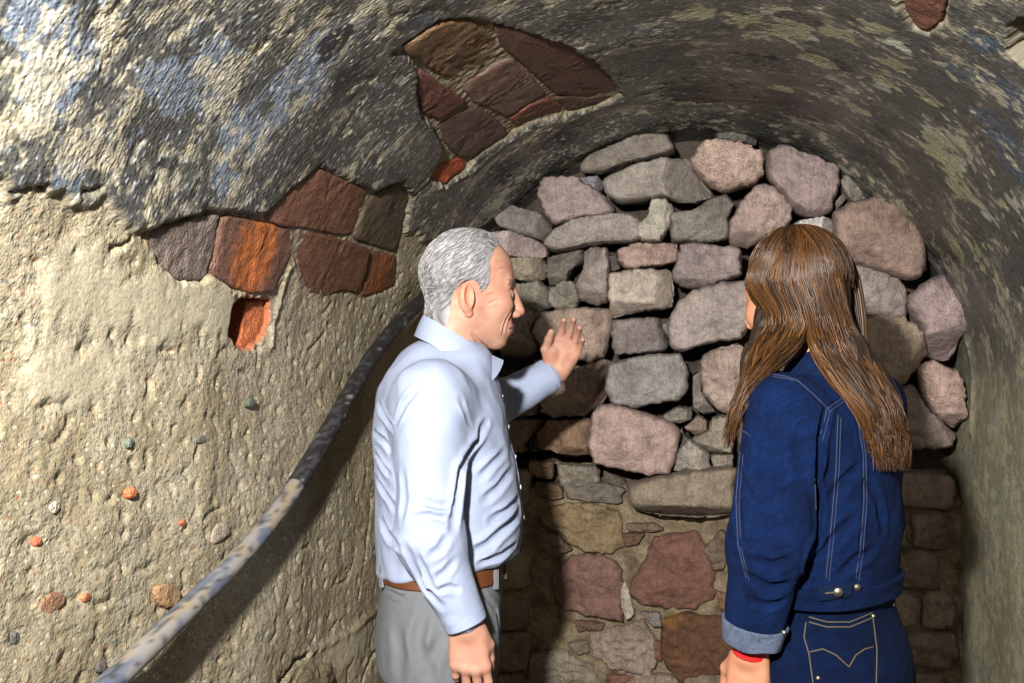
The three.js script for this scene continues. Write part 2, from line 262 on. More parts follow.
{ // thickness of the masonry round the tunnel, the floor and the far end behind the viewer
  const shell = (name, parent, w, h, l, x, y, z) => { const m = mesh(name, new THREE.BoxGeometry(w, h, l), new THREE.MeshStandardMaterial({ color: 0x6b6356, roughness: 1 }), parent); m.position.set(x, y, z); };
  const len = DEND + 2.9, mid = -(DEND - 2.7) / 2 - 0.05;
  shell('masonry', wallLeft, 0.2, 2.7, len, TX - TR - 0.26, 1.1, mid); shell('masonry', wallRight, 0.2, 2.7, len, TX + TR + 0.26, 1.1, mid); shell('masonry', ceiling, 2.4, 0.2, len, TX, TY + TR + 0.27, mid);
  const floor = structure('floor', 'trodden earth floor of the tunnel');
  const W = 60, H = 160, pos = [], idx = [], col = [];
  for (let j = 0; j <= H; j++) for (let i = 0; i <= W; i++) { const x = -1 + 1.95 * i / W, d = -2.7 + (DEND + 2.7) * j / H, c = mix3(lin(120, 104, 82), lin(92, 80, 66), sstep(-0.2, 0.3, fbm(x * 5, d * 5, 91, 4))); pos.push(x, -0.012 + 0.01 * fbm(x * 6, d * 6, 92, 3), -d); col.push(...c); if (i && j) { const a = (j - 1) * (W + 1) + i - 1; idx.push(a, a + 1, a + W + 1, a + 1, a + W + 2, a + W + 1); } }
  mesh('earth', geo(pos, idx, null, col), new THREE.MeshStandardMaterial({ vertexColors: true, roughness: 1 }), floor);
  shell('footing', floor, 2.4, 0.2, len, TX, -0.14, mid);
  const front = structure('wall_front', 'plain masonry wall behind the viewer'); shell('masonry', front, 2.4, 2.8, 0.2, TX, 1.15, 2.72);
}

// ---------- stones: a traced outline becomes a rounded, facetted block with its own depth ----------
const stoneGrain = tile(dataTexture(512, 512, (u, v) => { const w = (f, z) => tnoise(u * f, v * f, f, z), k = 0.9 + 0.1 * w(8, 1) + 0.1 * w(24, 2) + 0.13 * w(64, 3) + 0.16 * w(150, 4); return [k, k, k]; }, true));
const stoneBump = tile(dataTexture(512, 512, (u, v) => { const w = (f, z) => tnoise(u * f, v * f, f, z), k = 0.5 + 0.28 * w(12, 5) + 0.22 * w(36, 6) + 0.2 * w(90, 7) + 0.12 * w(180, 8); return [k, k, k]; }));
const stoneMat = new THREE.MeshStandardMaterial({ map: stoneGrain, bumpMap: stoneBump, bumpScale: 0.0045, vertexColors: true, roughness: 0.92 });
const porousMat = new THREE.MeshStandardMaterial({ map: stoneGrain, bumpMap: stoneBump, bumpScale: 0.012, vertexColors: true, roughness: 1 });
// P: flat outline in metres; place(x, y, h) -> world; options: thick, bulge, edge, rough, tilt [gx, gy], cuts [[x, y, gx, gy] ...] in outline widths
function block(P, place, base, o = {}) {
  const n = o.around ?? 72, m = o.rings ?? 15, sd = o.seed ?? Math.floor(rr(0, 200)), n2 = P.length / 2;
  let cx = 0, cy = 0, A = 0; for (let i = 0, j = n2 - 1; i < n2; j = i++) { const c = P[2 * j] * P[2 * i + 1] - P[2 * i] * P[2 * j + 1]; A += c; cx += (P[2 * j] + P[2 * i]) * c; cy += (P[2 * j + 1] + P[2 * i + 1]) * c; } cx /= 3 * A; cy /= 3 * A;
  const size = Math.sqrt(Math.abs(A) / 2), jag = (o.rough ?? 1.3) * Math.min(0.006, size * 0.045);
  let R = []; for (let k = 0; k < n; k++) { const a = k / n * 2 * Math.PI, dx = Math.cos(a), dy = Math.sin(a); let best = 0; for (let i = 0, j = n2 - 1; i < n2; j = i++) { const ex = P[2 * i] - P[2 * j], ey = P[2 * i + 1] - P[2 * j + 1], qx = P[2 * j] - cx, qy = P[2 * j + 1] - cy, den = dx * ey - dy * ex; if (Math.abs(den) < 1e-9) continue; const t = (qx * ey - qy * ex) / den, u = (qx * dy - qy * dx) / den; if (t > 0 && u >= -1e-6 && u <= 1 + 1e-6) best = Math.max(best, t); } R.push(best || size * 0.5); }
  R = R.map((r, k) => (R[(k + n - 1) % n] + 8 * r + R[(k + 1) % n]) / 10);
  const tilt = o.tilt ?? [rr(-0.3, 0.3), rr(-0.3, 0.2)], thick = o.thick ?? 0.16, edge = o.edge ?? Math.min(0.022, size * 0.16), bulge = o.bulge ?? size * 0.1, t0 = o.t0 ?? 0.88;
  const cuts = o.cuts ?? (o.plain ? [] : [[rr(-0.3, 0.3), rr(-0.5, -0.2), rr(-0.3, 0.3), rr(0.5, 1)], [rr(-0.5, 0.5), rr(0, 0.4), rr(-0.7, 0.7), rr(-0.6, 0.2)], [rr(0.2, 0.5), 0, rr(-0.9, -0.3), rr(-0.3, 0.3)]]);
  const alt = o.alt ?? mix3(base, [base[0] * 0.62, base[1] * 0.6, base[2] * 0.58], 1), alt2 = o.alt2 ?? [base[0] * 1.3, base[1] * 1.28, base[2] * 1.24], spotted = o.spots ?? 0.5;
  const pos = [], uv = [], col = [], idx = [];
  const put = (x, y, h, t) => {
    const w = place(x, y, h); pos.push(w[0], w[1], w[2]);
    uv.push((x + sd * 0.137) * 4 , (y + sd * 0.071 + h * 0.8) * 4);
    const a = 1.5 * fbm(x * 11 + sd, y * 11, h * 14, 4), b = fbm(x * 38 + sd, y * 38, h * 38, 3);
    let c = mix3(base, alt, spotted * sstep(0, 0.35, a)); c = mix3(c, alt2, spotted * sstep(0.02, 0.35, b - a * 0.3)); if (o.paint) c = o.paint(c, x - cx, y - cy, size); col.push(c[0], c[1], c[2]);
  };
  const top = (x, y, t) => {
    const lx = x - cx, ly = y - cy; let h = tilt[0] * lx + tilt[1] * ly + bulge * (1 - t * t);
    for (const [ox, oy, gx, gy] of cuts) h = Math.min(h, bulge * 0.9 + 2.1 * gx * (lx - ox * size) + 2.1 * gy * (ly - oy * size));
    const q = clamp((t - t0) / (1 - t0)); h -= edge * (1 - Math.sqrt(1 - q * q * 0.995));
    const k = (o.rough ?? 1.35) * Math.min(1, size / 0.06);
    return h + k * (0.016 * fbm(x * 9 + sd, y * 9, sd, 3) + 0.006 * Math.abs(noise(x * 24, y * 30, sd)) + 0.005 * noise(x * 45, y * 45, sd) + 0.0025 * noise(x * 110, y * 110, sd));
  };
  put(cx, cy, top(cx, cy, 0), 0);
  for (let i = 1; i <= m; i++) for (let k = 0; k < n; k++) {
    const t = Math.pow(i / m, 0.75), a = k / n * 2 * Math.PI, wob = 1 + jag / size * (2 * noise(Math.cos(a) * 4 + sd, Math.sin(a) * 4, sd) + 1.4 * noise(Math.cos(a) * 11 + sd, Math.sin(a) * 11, sd)) * t, r = R[k] * t * wob, x = cx + Math.cos(a) * r, y = cy + Math.sin(a) * r; put(x, y, top(x, y, t), t);
  }
  for (const [f, g] of [[0.3, 1.01], [0.65, 0.97], [1, 0.85]]) for (let k = 0; k < n; k++) { const a = k / n * 2 * Math.PI, r = R[k] * g + 0.008 * noise(Math.cos(a) * 3 + sd, Math.sin(a) * 3, f * 4) * Math.min(1, size / 0.08), x = cx + Math.cos(a) * r, y = cy + Math.sin(a) * r; put(x, y, -edge - f * thick, 1); }
  for (let k = 0; k < n; k++) idx.push(0, 1 + k, 1 + (k + 1) % n);
  for (let i = 0; i < m + 2; i++) for (let k = 0; k < n; k++) { const a = 1 + i * n + k, b = 1 + i * n + (k + 1) % n, c = a + n, e = b + n; idx.push(a, c, b, b, c, e); }
  if (o.flip) for (let i = 0; i < idx.length; i += 3) { const t = idx[i + 1]; idx[i + 1] = idx[i + 2]; idx[i + 2] = t; }
  return geo(pos, idx, uv, col);
}
const wallBack = structure('wall_back', 'end wall of loose stones stacked over mortared rubble');
const pix = (ox, oy, k, L) => L.map((v, i) => (i % 2 ? oy : ox) + v / k);
const soft = (c, dull) => { const g = (c[0] + c[1] + c[2]) / 3; return c.map((v, i) => [1.005, 0.995, 1][i] * (g + (v - g) * (dull ? 0.75 : 0.74)) * (dull ? 0.98 : 1.14)); };
function stone(L, colour, o = {}) { // L: outline in photograph pixels
  const d = TK * (o.d ?? rr(2.9, 2.96)), P = []; for (let i = 0; i < L.length; i += 2) { const w = at(L[i], L[i + 1], d); P.push(w.x, w.y); }
  return mesh('stone', block(P, (x, y, h) => [x, y, -d + h], lin(...soft(colour, o.dull)), o), o.mat ?? stoneMat, wallBack);
}
const A1 = (L, c, o) => stone(pix(460, 110, 3.413, L), c, o), A2 = (L, c, o) => stone(pix(700, 110, 3.413, L), c, o), A3 = (L, c, o) => stone(pix(490, 290, 3.413, L), c, o), A4 = (L, c, o) => stone(pix(490, 483, 3.413, L), c, { d: rr(2.952, 2.962), thick: 0.08, edge: 0.008, t0: 0.92, bulge: 0.006, cuts: [], tilt: [rr(-0.05, 0.05), rr(-0.06, 0.04)], rough: 1.6, dull: true, ...o }), A6 = (L, c, o) => stone(pix(850, 200, 2.845, L), c, o);
// the loose stack under the vault
A1([396, 178, 425, 150, 480, 130, 580, 90, 640, 78, 700, 88, 740, 115, 732, 142, 660, 158, 560, 178, 480, 207, 408, 204], [122, 113, 102], { cuts: [[0, -0.2, 0, 0.7]], d: 2.93 });
A1([476, 240, 520, 213, 600, 178, 690, 156, 780, 153, 802, 190, 832, 240, 874, 287, 800, 302, 740, 307, 690, 290, 620, 304, 540, 314, 503, 287], [146, 138, 127], { tilt: [0.1, -0.1], cuts: [[0.12, 0, -0.75, -0.1]], d: 2.9 });
A1([266, 240, 298, 220, 390, 220, 432, 248, 482, 283, 528, 328, 502, 357, 420, 363, 318, 393, 283, 342, 263, 290], [146, 128, 124], { d: 2.9, tilt: [-0.1, -0.15], cuts: [[0, -0.6, 0, 0.8]] });
A1([113, 350, 150, 316, 220, 333, 265, 343, 302, 383, 313, 410, 280, 443, 200, 424, 126, 397], [120, 114, 108], { d: 2.94 });
A1([402, 228, 470, 224, 492, 250, 474, 278, 430, 258], [126, 120, 126], { d: 2.97 });
A1([286, 442, 330, 398, 400, 367, 510, 348, 572, 348, 644, 390, 627, 434, 560, 449, 500, 449, 420, 459, 338, 479, 292, 478], [140, 131, 123], { d: 2.89, cuts: [[0.2, -0.2, -0.2, 0.6]] });
A1([652, 300, 700, 296, 730, 330, 717, 392, 682, 444, 618, 449, 597, 402, 638, 360], [164, 158, 143], { d: 2.91, cuts: [[0.25, 0, -0.7, 0]] });
A1([718, 348, 790, 343, 850, 298, 910, 276, 943, 310, 918, 350, 918, 438, 830, 452, 717, 443], [124, 118, 108], { d: 2.9, cuts: [[-0.1, 0.2, -0.1, -0.5]] });
A1([788, 150, 820, 108, 870, 90, 960, 103, 1030, 138, 1044, 200, 1012, 242, 900, 275, 858, 252, 813, 217, 788, 185], [188, 158, 142], { d: 2.88, mat: porousMat, tilt: [0, -0.05], cuts: [], rough: 1.5, spots: 0.6 });
A1([868, 68, 930, 58, 1012, 73, 1014, 108, 940, 108, 878, 92], [110, 104, 100], { d: 2.97 });
A1([538, 470, 600, 448, 742, 446, 744, 512, 690, 528, 560, 543, 532, 511], [162, 134, 122], { d: 2.91 });
A1([503, 560, 580, 538, 717, 543, 728, 600, 723, 673, 640, 683, 570, 693, 510, 712, 504, 640], [172, 156, 142], { d: 2.89, tilt: [0, -0.12] });
A1([413, 480, 450, 456, 497, 468, 508, 520, 503, 600, 503, 653, 460, 665, 398, 642, 390, 590, 418, 540], [144, 132, 124], { d: 2.9 });
A1([86, 415, 170, 410, 240, 428, 280, 458, 284, 497, 230, 507, 150, 495, 92, 470], [164, 145, 141], { d: 2.93 });
A1([150, 503, 275, 500, 292, 560, 262, 588, 205, 582, 150, 560], [144, 132, 110], { d: 2.94 });
A1([293, 500, 350, 480, 422, 468, 412, 520, 372, 550, 357, 588, 302, 597, 288, 550], [112, 104, 94], { d: 2.96 });
A1([298, 610, 350, 580, 395, 588, 408, 640, 392, 677, 330, 684, 293, 655], [128, 121, 107], { d: 2.92 });
A1([180, 592, 260, 582, 300, 612, 300, 672, 250, 700, 170, 690], [126, 120, 106], { d: 2.93 });
A1([722, 562, 753, 458, 800, 448, 900, 463, 958, 468, 962, 560, 900, 583, 830, 608, 770, 604, 728, 584], [136, 121, 118], { d: 2.88, cuts: [[0, -0.3, 0.1, 0.7]] });
A1([506, 500, 530, 494, 542, 538, 512, 552], [118, 110, 104], { d: 2.96 });
A2([230, 135, 275, 106, 330, 128, 400, 148, 481, 188, 478, 250, 453, 332, 442, 350, 370, 360, 318, 322, 268, 266, 233, 220], [144, 125, 121], { d: 2.87, tilt: [-0.08, -0.14], cuts: [[0, -0.55, 0, 0.9]] });
A2([98, 392, 140, 310, 180, 260, 225, 240, 272, 270, 322, 322, 312, 372, 302, 402, 250, 418, 180, 458, 105, 463], [160, 136, 127], { d: 2.89, cuts: [[-0.1, -0.35, 0, 0.9]] });
A2([478, 245, 505, 208, 560, 228, 588, 260, 582, 298, 530, 313, 498, 282], [128, 121, 110], { d: 2.92 });
A2([462, 312, 490, 280, 503, 300, 465, 344], [122, 110, 102], { d: 2.94 });
A2([585, 238, 614, 250, 602, 274, 578, 267], [118, 110, 100], { d: 2.95 });
A2([308, 397, 340, 373, 400, 363, 457, 363, 468, 400, 463, 448, 430, 458, 380, 434, 330, 413], [186, 181, 175], { d: 2.9, cuts: [[0.15, 0, -0.9, 0.1]], spots: 0.25 });
A2([426, 458, 470, 466, 478, 500, 450, 520, 430, 500], [128, 108, 106], { d: 2.95 });
A2([462, 347, 520, 308, 590, 293, 640, 268, 692, 300, 723, 360, 763, 420, 788, 490, 793, 540, 752, 578, 710, 574, 650, 554, 560, 534, 500, 504, 466, 472], [140, 115, 102], { d: 2.87, tilt: [-0.05, 0.1], cuts: [[0.45, -0.4, -1.1, 0.1], [0, 0.35, 0.1, -0.6]], spots: 0.7 });
stone([837, 267, 864, 265, 890, 272, 909, 284, 911, 300, 907, 321, 885, 319, 862, 313, 842, 306], [144, 133, 125], { d: 2.91 });
A6([178, 270, 215, 238, 260, 210, 302, 208, 322, 250, 338, 330, 333, 380, 302, 463, 240, 453, 223, 402, 198, 342, 176, 300], [150, 130, 127], { d: 2.9 });
A6([202, 482, 240, 458, 312, 490, 328, 530, 333, 590, 344, 620, 310, 654, 260, 624, 218, 562], [162, 134, 122], { d: 2.9, cuts: [[0, -0.4, 0, 0.8]] });
A6([80, 320, 150, 325, 190, 350, 226, 400, 235, 440, 200, 483, 150, 533, 60, 520, 20, 430, 30, 340], [146, 127, 106], { d: 2.91 });
stone([667, 322, 676, 304, 692, 290, 722, 281, 746, 280, 752, 300, 750, 325, 742, 339, 718, 341, 700, 346, 680, 353, 668, 344], [150, 137, 130], { d: 2.87, tilt: [0, -0.1], cuts: [[0, -0.5, 0, 1]] });
A3([408, 105, 480, 96, 577, 90, 592, 150, 608, 190, 592, 212, 500, 218, 420, 223, 410, 170], [124, 115, 111], { d: 2.9, tilt: [0, -0.12] });
A3([578, 122, 606, 108, 612, 150, 602, 172], [116, 110, 104], { d: 2.96 });
A3([391, 310, 403, 253, 480, 232, 540, 219, 652, 219, 675, 270, 671, 352, 640, 378, 560, 388, 500, 404, 418, 388, 390, 362], [134, 130, 126], { d: 2.88, tilt: [0, -0.1], cuts: [[0, -0.4, 0, 0.8]] });
A3([342, 440, 363, 397, 430, 392, 520, 422, 612, 452, 648, 488, 638, 560, 612, 629, 540, 634, 440, 614, 347, 593, 332, 530], [162, 135, 126], { d: 2.87, tilt: [-0.05, -0.06], cuts: [[0, 0.5, 0, -0.9]] });
A3([718, 240, 745, 208, 790, 198, 850, 183, 880, 198, 870, 300, 830, 425, 790, 424, 733, 372, 716, 310], [172, 150, 137], { d: 2.89 });
A3([690, 288, 718, 280, 718, 340, 745, 388, 777, 418, 730, 428, 693, 402], [128, 118, 115], { d: 2.92 });
A3([587, 431, 640, 400, 692, 408, 688, 442, 650, 458, 608, 453], [124, 118, 108], { d: 2.92 });
A3([617, 592, 650, 538, 680, 513, 748, 560, 753, 607, 690, 633, 622, 623], [146, 140, 126], { d: 2.9 });
A3([662, 470, 710, 430, 742, 450, 742, 480, 700, 502], [140, 122, 104], { d: 2.95 });
A3([690, 510, 745, 480, 760, 438, 830, 428, 830, 560, 750, 562, 700, 522], [138, 127, 111], { d: 2.94 });
A3([752, 564, 830, 562, 830, 612, 760, 604], [138, 127, 111], { d: 2.95 });
A3([654, 470, 664, 500, 692, 520, 676, 514, 654, 532, 642, 500], [118, 104, 98], { d: 2.98 });
stone([626, 487, 655, 479, 695, 472, 735, 469, 736, 517, 700, 523, 660, 520, 632, 513], [130, 116, 97], { d: 2.85, tilt: [0, -0.1], cuts: [[0, -0.12, 0, 1.3]] });
stone([541, 313, 560, 308, 585, 307, 610, 308, 610, 330, 604, 356, 590, 362, 560, 358, 540, 345, 532, 330], [154, 132, 116], { d: 2.9, cuts: [[0.4, 0, -0.7, 0]] });
stone([500, 310, 528, 300, 540, 312, 530, 330, 538, 348, 520, 360, 496, 356], [136, 120, 104], { d: 2.93 });
A3([385, 238, 418, 250, 402, 300, 388, 372, 362, 402, 320, 433, 210, 438, 165, 424, 180, 340, 260, 288, 330, 248], [140, 117, 100], { d: 2.9 });
A3([150, 240, 250, 230, 330, 246, 258, 286, 178, 338, 130, 340, 110, 290], [124, 108, 94], { d: 2.95 });
A3([40, 330, 120, 300, 130, 345, 176, 345, 160, 426, 100, 440, 30, 420], [126, 104, 88], { d: 2.94 });
A3([190, 447, 347, 442, 342, 500, 333, 572, 270, 575, 200, 555, 125, 560, 115, 530], [136, 106, 82], { d: 2.9 });
A3([10, 450, 110, 440, 185, 448, 112, 528, 118, 556, 20, 570], [120, 96, 76], { d: 2.93 });
// hidden by the two people from here, in shadow beside the woman, or behind the man
for (const [L, c] of [[[424, 300, 470, 290, 492, 320, 488, 356, 440, 360, 420, 340], [140, 120, 110]], [[424, 366, 480, 362, 498, 390, 494, 420, 440, 424, 420, 400], [130, 110, 96]], [[424, 430, 490, 428, 492, 470, 480, 484, 430, 480], [126, 112, 100]], [[432, 240, 470, 232, 488, 250, 484, 284, 440, 290, 428, 270], [136, 124, 116]],
  [[748, 268, 800, 262, 834, 268, 838, 304, 800, 322, 756, 318], [140, 126, 120]], [[746, 344, 790, 328, 836, 312, 856, 330, 852, 360, 800, 374, 754, 366], [138, 124, 116]], [[738, 408, 780, 376, 850, 368, 866, 392, 850, 420, 780, 430], [132, 118, 108]], [[738, 420, 790, 436, 856, 426, 872, 440, 868, 462, 800, 468, 740, 462], [124, 110, 98]], [[880, 392, 916, 384, 930, 410, 960, 434, 956, 448, 900, 452, 874, 430], [128, 112, 100]]]) stone(L, c, {});
// mortared rubble below
A4([172, 90, 250, 73, 350, 68, 442, 98, 453, 170, 463, 215, 430, 243, 330, 238, 268, 208, 228, 162, 176, 142], [150, 126, 86]);
A4([217, 300, 270, 253, 340, 243, 400, 258, 443, 280, 453, 340, 453, 473, 330, 453, 250, 433, 212, 382], [140, 99, 88]);
A4([477, 350, 528, 260, 558, 190, 620, 173, 712, 163, 743, 230, 783, 280, 763, 350, 773, 392, 700, 433, 600, 433, 518, 418, 487, 392], [136, 90, 72]);
A4([587, 470, 660, 443, 740, 457, 830, 457, 830, 642, 740, 663, 650, 690, 597, 622, 582, 560], [116, 74, 44], { paint: (c, x, y, s) => mix3(c, lin(150, 104, 34), 0.6 * sstep(0.35, 0.1, Math.hypot(x + 0.5 * s, y - 0.55 * s) / s + 0.3 * noise(x * 40, y * 40, 2))) });
A4([337, 512, 450, 488, 520, 468, 563, 530, 568, 612, 553, 658, 480, 648, 400, 633, 347, 592], [160, 140, 123]);
A4([443, 350, 465, 338, 483, 400, 493, 452, 465, 468, 448, 422], [186, 176, 158], { plain: true, d: 2.955 });
A4([288, 468, 392, 480, 382, 503, 298, 508], [130, 95, 78]);
A4([262, 550, 330, 538, 343, 580, 300, 588], [134, 122, 104]);
A4([130, 592, 240, 568, 350, 622, 372, 700, 125, 700], [150, 139, 116]);
A4([450, 173, 532, 173, 502, 212, 462, 217], [130, 95, 72]);
A4([462, 140, 560, 138, 600, 160, 552, 168, 470, 166], [128, 104, 84]);
A4([510, 440, 582, 445, 588, 492, 558, 492], [132, 126, 118]);
A4([558, 540, 582, 540, 588, 612, 565, 602], [142, 92, 74]);
A4([148, -2, 240, 8, 252, 52, 190, 62, 156, 40], [130, 101, 72]);
A4([250, -4, 380, -2, 462, 20, 442, 72, 340, 66, 258, 54], [126, 117, 102]);
A4([178, 170, 230, 175, 282, 230, 220, 252, 182, 232], [136, 118, 95]);
A4([728, 230, 790, 158, 830, 200, 800, 290, 765, 302], [126, 104, 84]);
A4([770, 368, 830, 388, 822, 442, 785, 436], [156, 112, 80]);
A4([398, 655, 560, 657, 610, 700, 398, 700], [136, 90, 72]);
stone([528, 461, 553, 463, 552, 480, 531, 478], [132, 104, 76], { d: 2.96, thick: 0.08 }); stone([556, 464, 598, 467, 599, 486, 560, 488], [126, 118, 102], { d: 2.955, thick: 0.08 }); stone([602, 470, 624, 480, 628, 492, 606, 494], [112, 100, 88], { d: 2.98, thick: 0.06 });
for (let row = 0; row < 10; row++) { // rows out of sight behind the man, in the woman's shadow, and below the frame
  const y0 = 474 + row * 40, spans = row < 5 ? [[424, 535], [742, 960]] : [[424, 960]];
  for (const [a, b] of spans) for (let x = a + rr(-8, 4); x < b - 18;) { const w = Math.min(rr(44, 84), b - x), j = () => rr(-3, 3); stone([x + j(), y0 + j(), x + w / 2, y0 - 3 + j(), x + w - 5 + j(), y0 + j(), x + w - 4 + j(), y0 + 18, x + w - 6 + j(), y0 + 34 + j(), x + w / 2, y0 + 36 + j(), x + 2 + j(), y0 + 34 + j(), x + j(), y0 + 18], ((k) => [128 * k, 110 * k, 94 * k])(rr(0.85, 1.1)), { d: rr(2.95, 2.965), thick: 0.08, edge: 0.008, cuts: [], around: 40, rings: 8 }); x += w; }
}
{ // lime mortar between the lower stones, and the earth fill behind the loose ones
  const make = (name, x0, x1, y0, y1, st, fn, c1, c2) => { const W = Math.round((x1 - x0) / st), H = Math.round((y1 - y0) / st), pos = [], idx = [], col = [], uv = []; for (let j = 0; j <= H; j++) for (let i = 0; i <= W; i++) { const x = x0 + (x1 - x0) * i / W, y = y0 + (y1 - y0) * j / H; pos.push(x, y, fn(x, y)); uv.push(x * 4, y * 4); const n = fbm(x * 16, y * 16, 8, 4), k = 1 + 0.35 * noise(x * 120, y * 120, 4); const c = mix3(c1, c2, sstep(-0.15, 0.3, n)); col.push(c[0] * k, c[1] * k, c[2] * k); if (i && j) { const a = (j - 1) * (W + 1) + i - 1; idx.push(a, a + 1, a + W + 1, a + 1, a + W + 2, a + W + 1); } } return mesh(name, geo(pos, idx, uv, col), stoneMat, wallBack); };
  make('mortar', -0.94, 0.86, -0.02, 1.093, 0.008, (x, y) => -2.976 * TK + 0.026 * fbm(x * 11, y * 11, 2, 4) + 0.008 * noise(x * 50, y * 50, 3) + 0.004 * noise(x * 90, y * 90, 3) - 0.16 * sstep(1.014, 1.07, y + 0.03 * noise(x * 8, 2, 1)), lin(146, 132, 106), lin(112, 96, 76));
  make('rubble_fill', -0.94, 0.86, 0.95, 2.3, 0.014, (x, y) => -3.13 * TK + 0.04 * fbm(x * 9, y * 9, 5, 3), lin(88, 78, 68), lin(70, 62, 55));
  const m = mesh('masonry', new THREE.BoxGeometry(2.4, 2.8, 0.1), new THREE.MeshStandardMaterial({ color: 0x6b6356, roughness: 1 }), wallBack); m.position.set(TX, 1.15, -3.26 * TK);
}
// ---------- bricks bared in the vault, and stones bedded in the left wall ----------
const brickMat = new THREE.MeshPhysicalMaterial({ map: stoneGrain, bumpMap: stoneBump, bumpScale: 0.005, vertexColors: true, roughness: 0.62 });
function bedded(name, parent, L, c, o = {}) { const P = trace(L); if (name === 'brick') { let ax = 0, ay = 0; for (let i = 0; i < P.length; i += 2) { ax += P[i]; ay += P[i + 1]; } ax /= P.length / 2; ay /= P.length / 2; for (let i = 0; i < P.length; i += 2) { P[i] = ax + (P[i] - ax) * 1.05; P[i + 1] = ay + (P[i + 1] - ay) * 1.05; } } const h0 = o.h0 ?? -0.008; return mesh(name, block(P, (x, y, h) => skin(x, y, h0 + h), lin(...c), { plain: true, thick: 0.03, edge: 0.004, bulge: 0.0015, t0: 0.94, rough: 0.45, tilt: [rr(-0.04, 0.04), rr(-0.04, 0.04)], around: 72, rings: 12, flip: false, ...o }), o.mat ?? brickMat, parent); }
const worn = (dx, dy, r, c, k = 0.9) => (b, x, y, s) => mix3(b, c, k * sstep(1.25, 0.7, Math.hypot(x / s - dx, y / s - dy) / r + 0.35 * noise(x * 60, y * 60, 5)));
const WORN = lin(190, 108, 52), DUST = lin(150, 142, 134);
const bricks = [
  [[264, 219, 283, 204, 300, 188, 321, 171, 348, 182, 371, 192, 364, 214, 354, 238, 318, 231, 284, 226], [124, 84, 66], {}],
  [[376, 199, 402, 186, 412, 199, 405, 226, 399, 253, 376, 246, 358, 239, 366, 218], [92, 78, 62], {}],
  [[152, 238, 176, 228, 200, 220, 223, 217, 218, 248, 210, 276, 204, 280, 182, 280, 165, 266], [122, 108, 100], { alt2: DUST }],
  [[227, 217, 246, 221, 262, 225, 300, 232, 296, 258, 290, 270, 279, 292, 254, 293, 236, 287, 215, 275, 221, 248], [118, 84, 70], { paint: worn(0, -0.05, 0.42, WORN) }],
  [[304, 234, 336, 240, 371, 251, 366, 272, 361, 294, 346, 290, 331, 298, 316, 293, 308, 284, 302, 262], [112, 76, 58], {}],
  [[375, 252, 399, 259, 397, 284, 384, 292, 366, 297, 370, 274], [112, 74, 52], { paint: worn(0, 0, 0.5, lin(140, 84, 44)) }],
  [[404, 50, 420, 38, 442, 24, 470, 24, 492, 40, 508, 54, 488, 70, 462, 84, 440, 76, 420, 60], [116, 88, 62], {}],
  [[478, 22, 505, 31, 540, 40, 570, 48, 590, 61, 610, 82, 620, 96, 585, 97, 556, 96, 540, 80, 520, 62, 498, 42], [98, 68, 54], {}],
  [[466, 90, 490, 76, 512, 62, 530, 78, 546, 98, 530, 106, 510, 120, 490, 110, 476, 104], [122, 92, 78], { alt2: lin(170, 166, 164) }],
  [[419, 72, 432, 80, 448, 92, 470, 106, 455, 114, 440, 121, 424, 114, 420, 92], [110, 70, 60], {}],
  [[444, 128, 462, 116, 480, 112, 496, 122, 508, 134, 490, 147, 476, 157, 460, 158, 446, 142], [98, 78, 68], {}],
  [[432, 178, 446, 166, 464, 161, 468, 168, 446, 184], [176, 84, 50], {}],
  [[512, 122, 530, 108, 548, 102, 562, 108, 560, 114, 534, 122, 518, 128], [126, 80, 62], {}], [[556, 100, 590, 101, 616, 99, 598, 106, 570, 112], [104, 78, 64], {}],
  [[900, -18, 950, -18, 942, 18, 929, 28, 917, 25, 906, 8], [112, 72, 56], { h0: 0.002 }],
];
for (const [L, c, o] of bricks) bedded('brick', ceiling, L, c, o);
bedded('brick', ceiling, [264, 307, 284, 303, 282, 330, 275, 342, 264, 351, 251, 349, 257, 336, 259, 320], [192, 108, 66], { h0: -0.03, thick: 0.06 });
const pebbleMat = stoneMat;
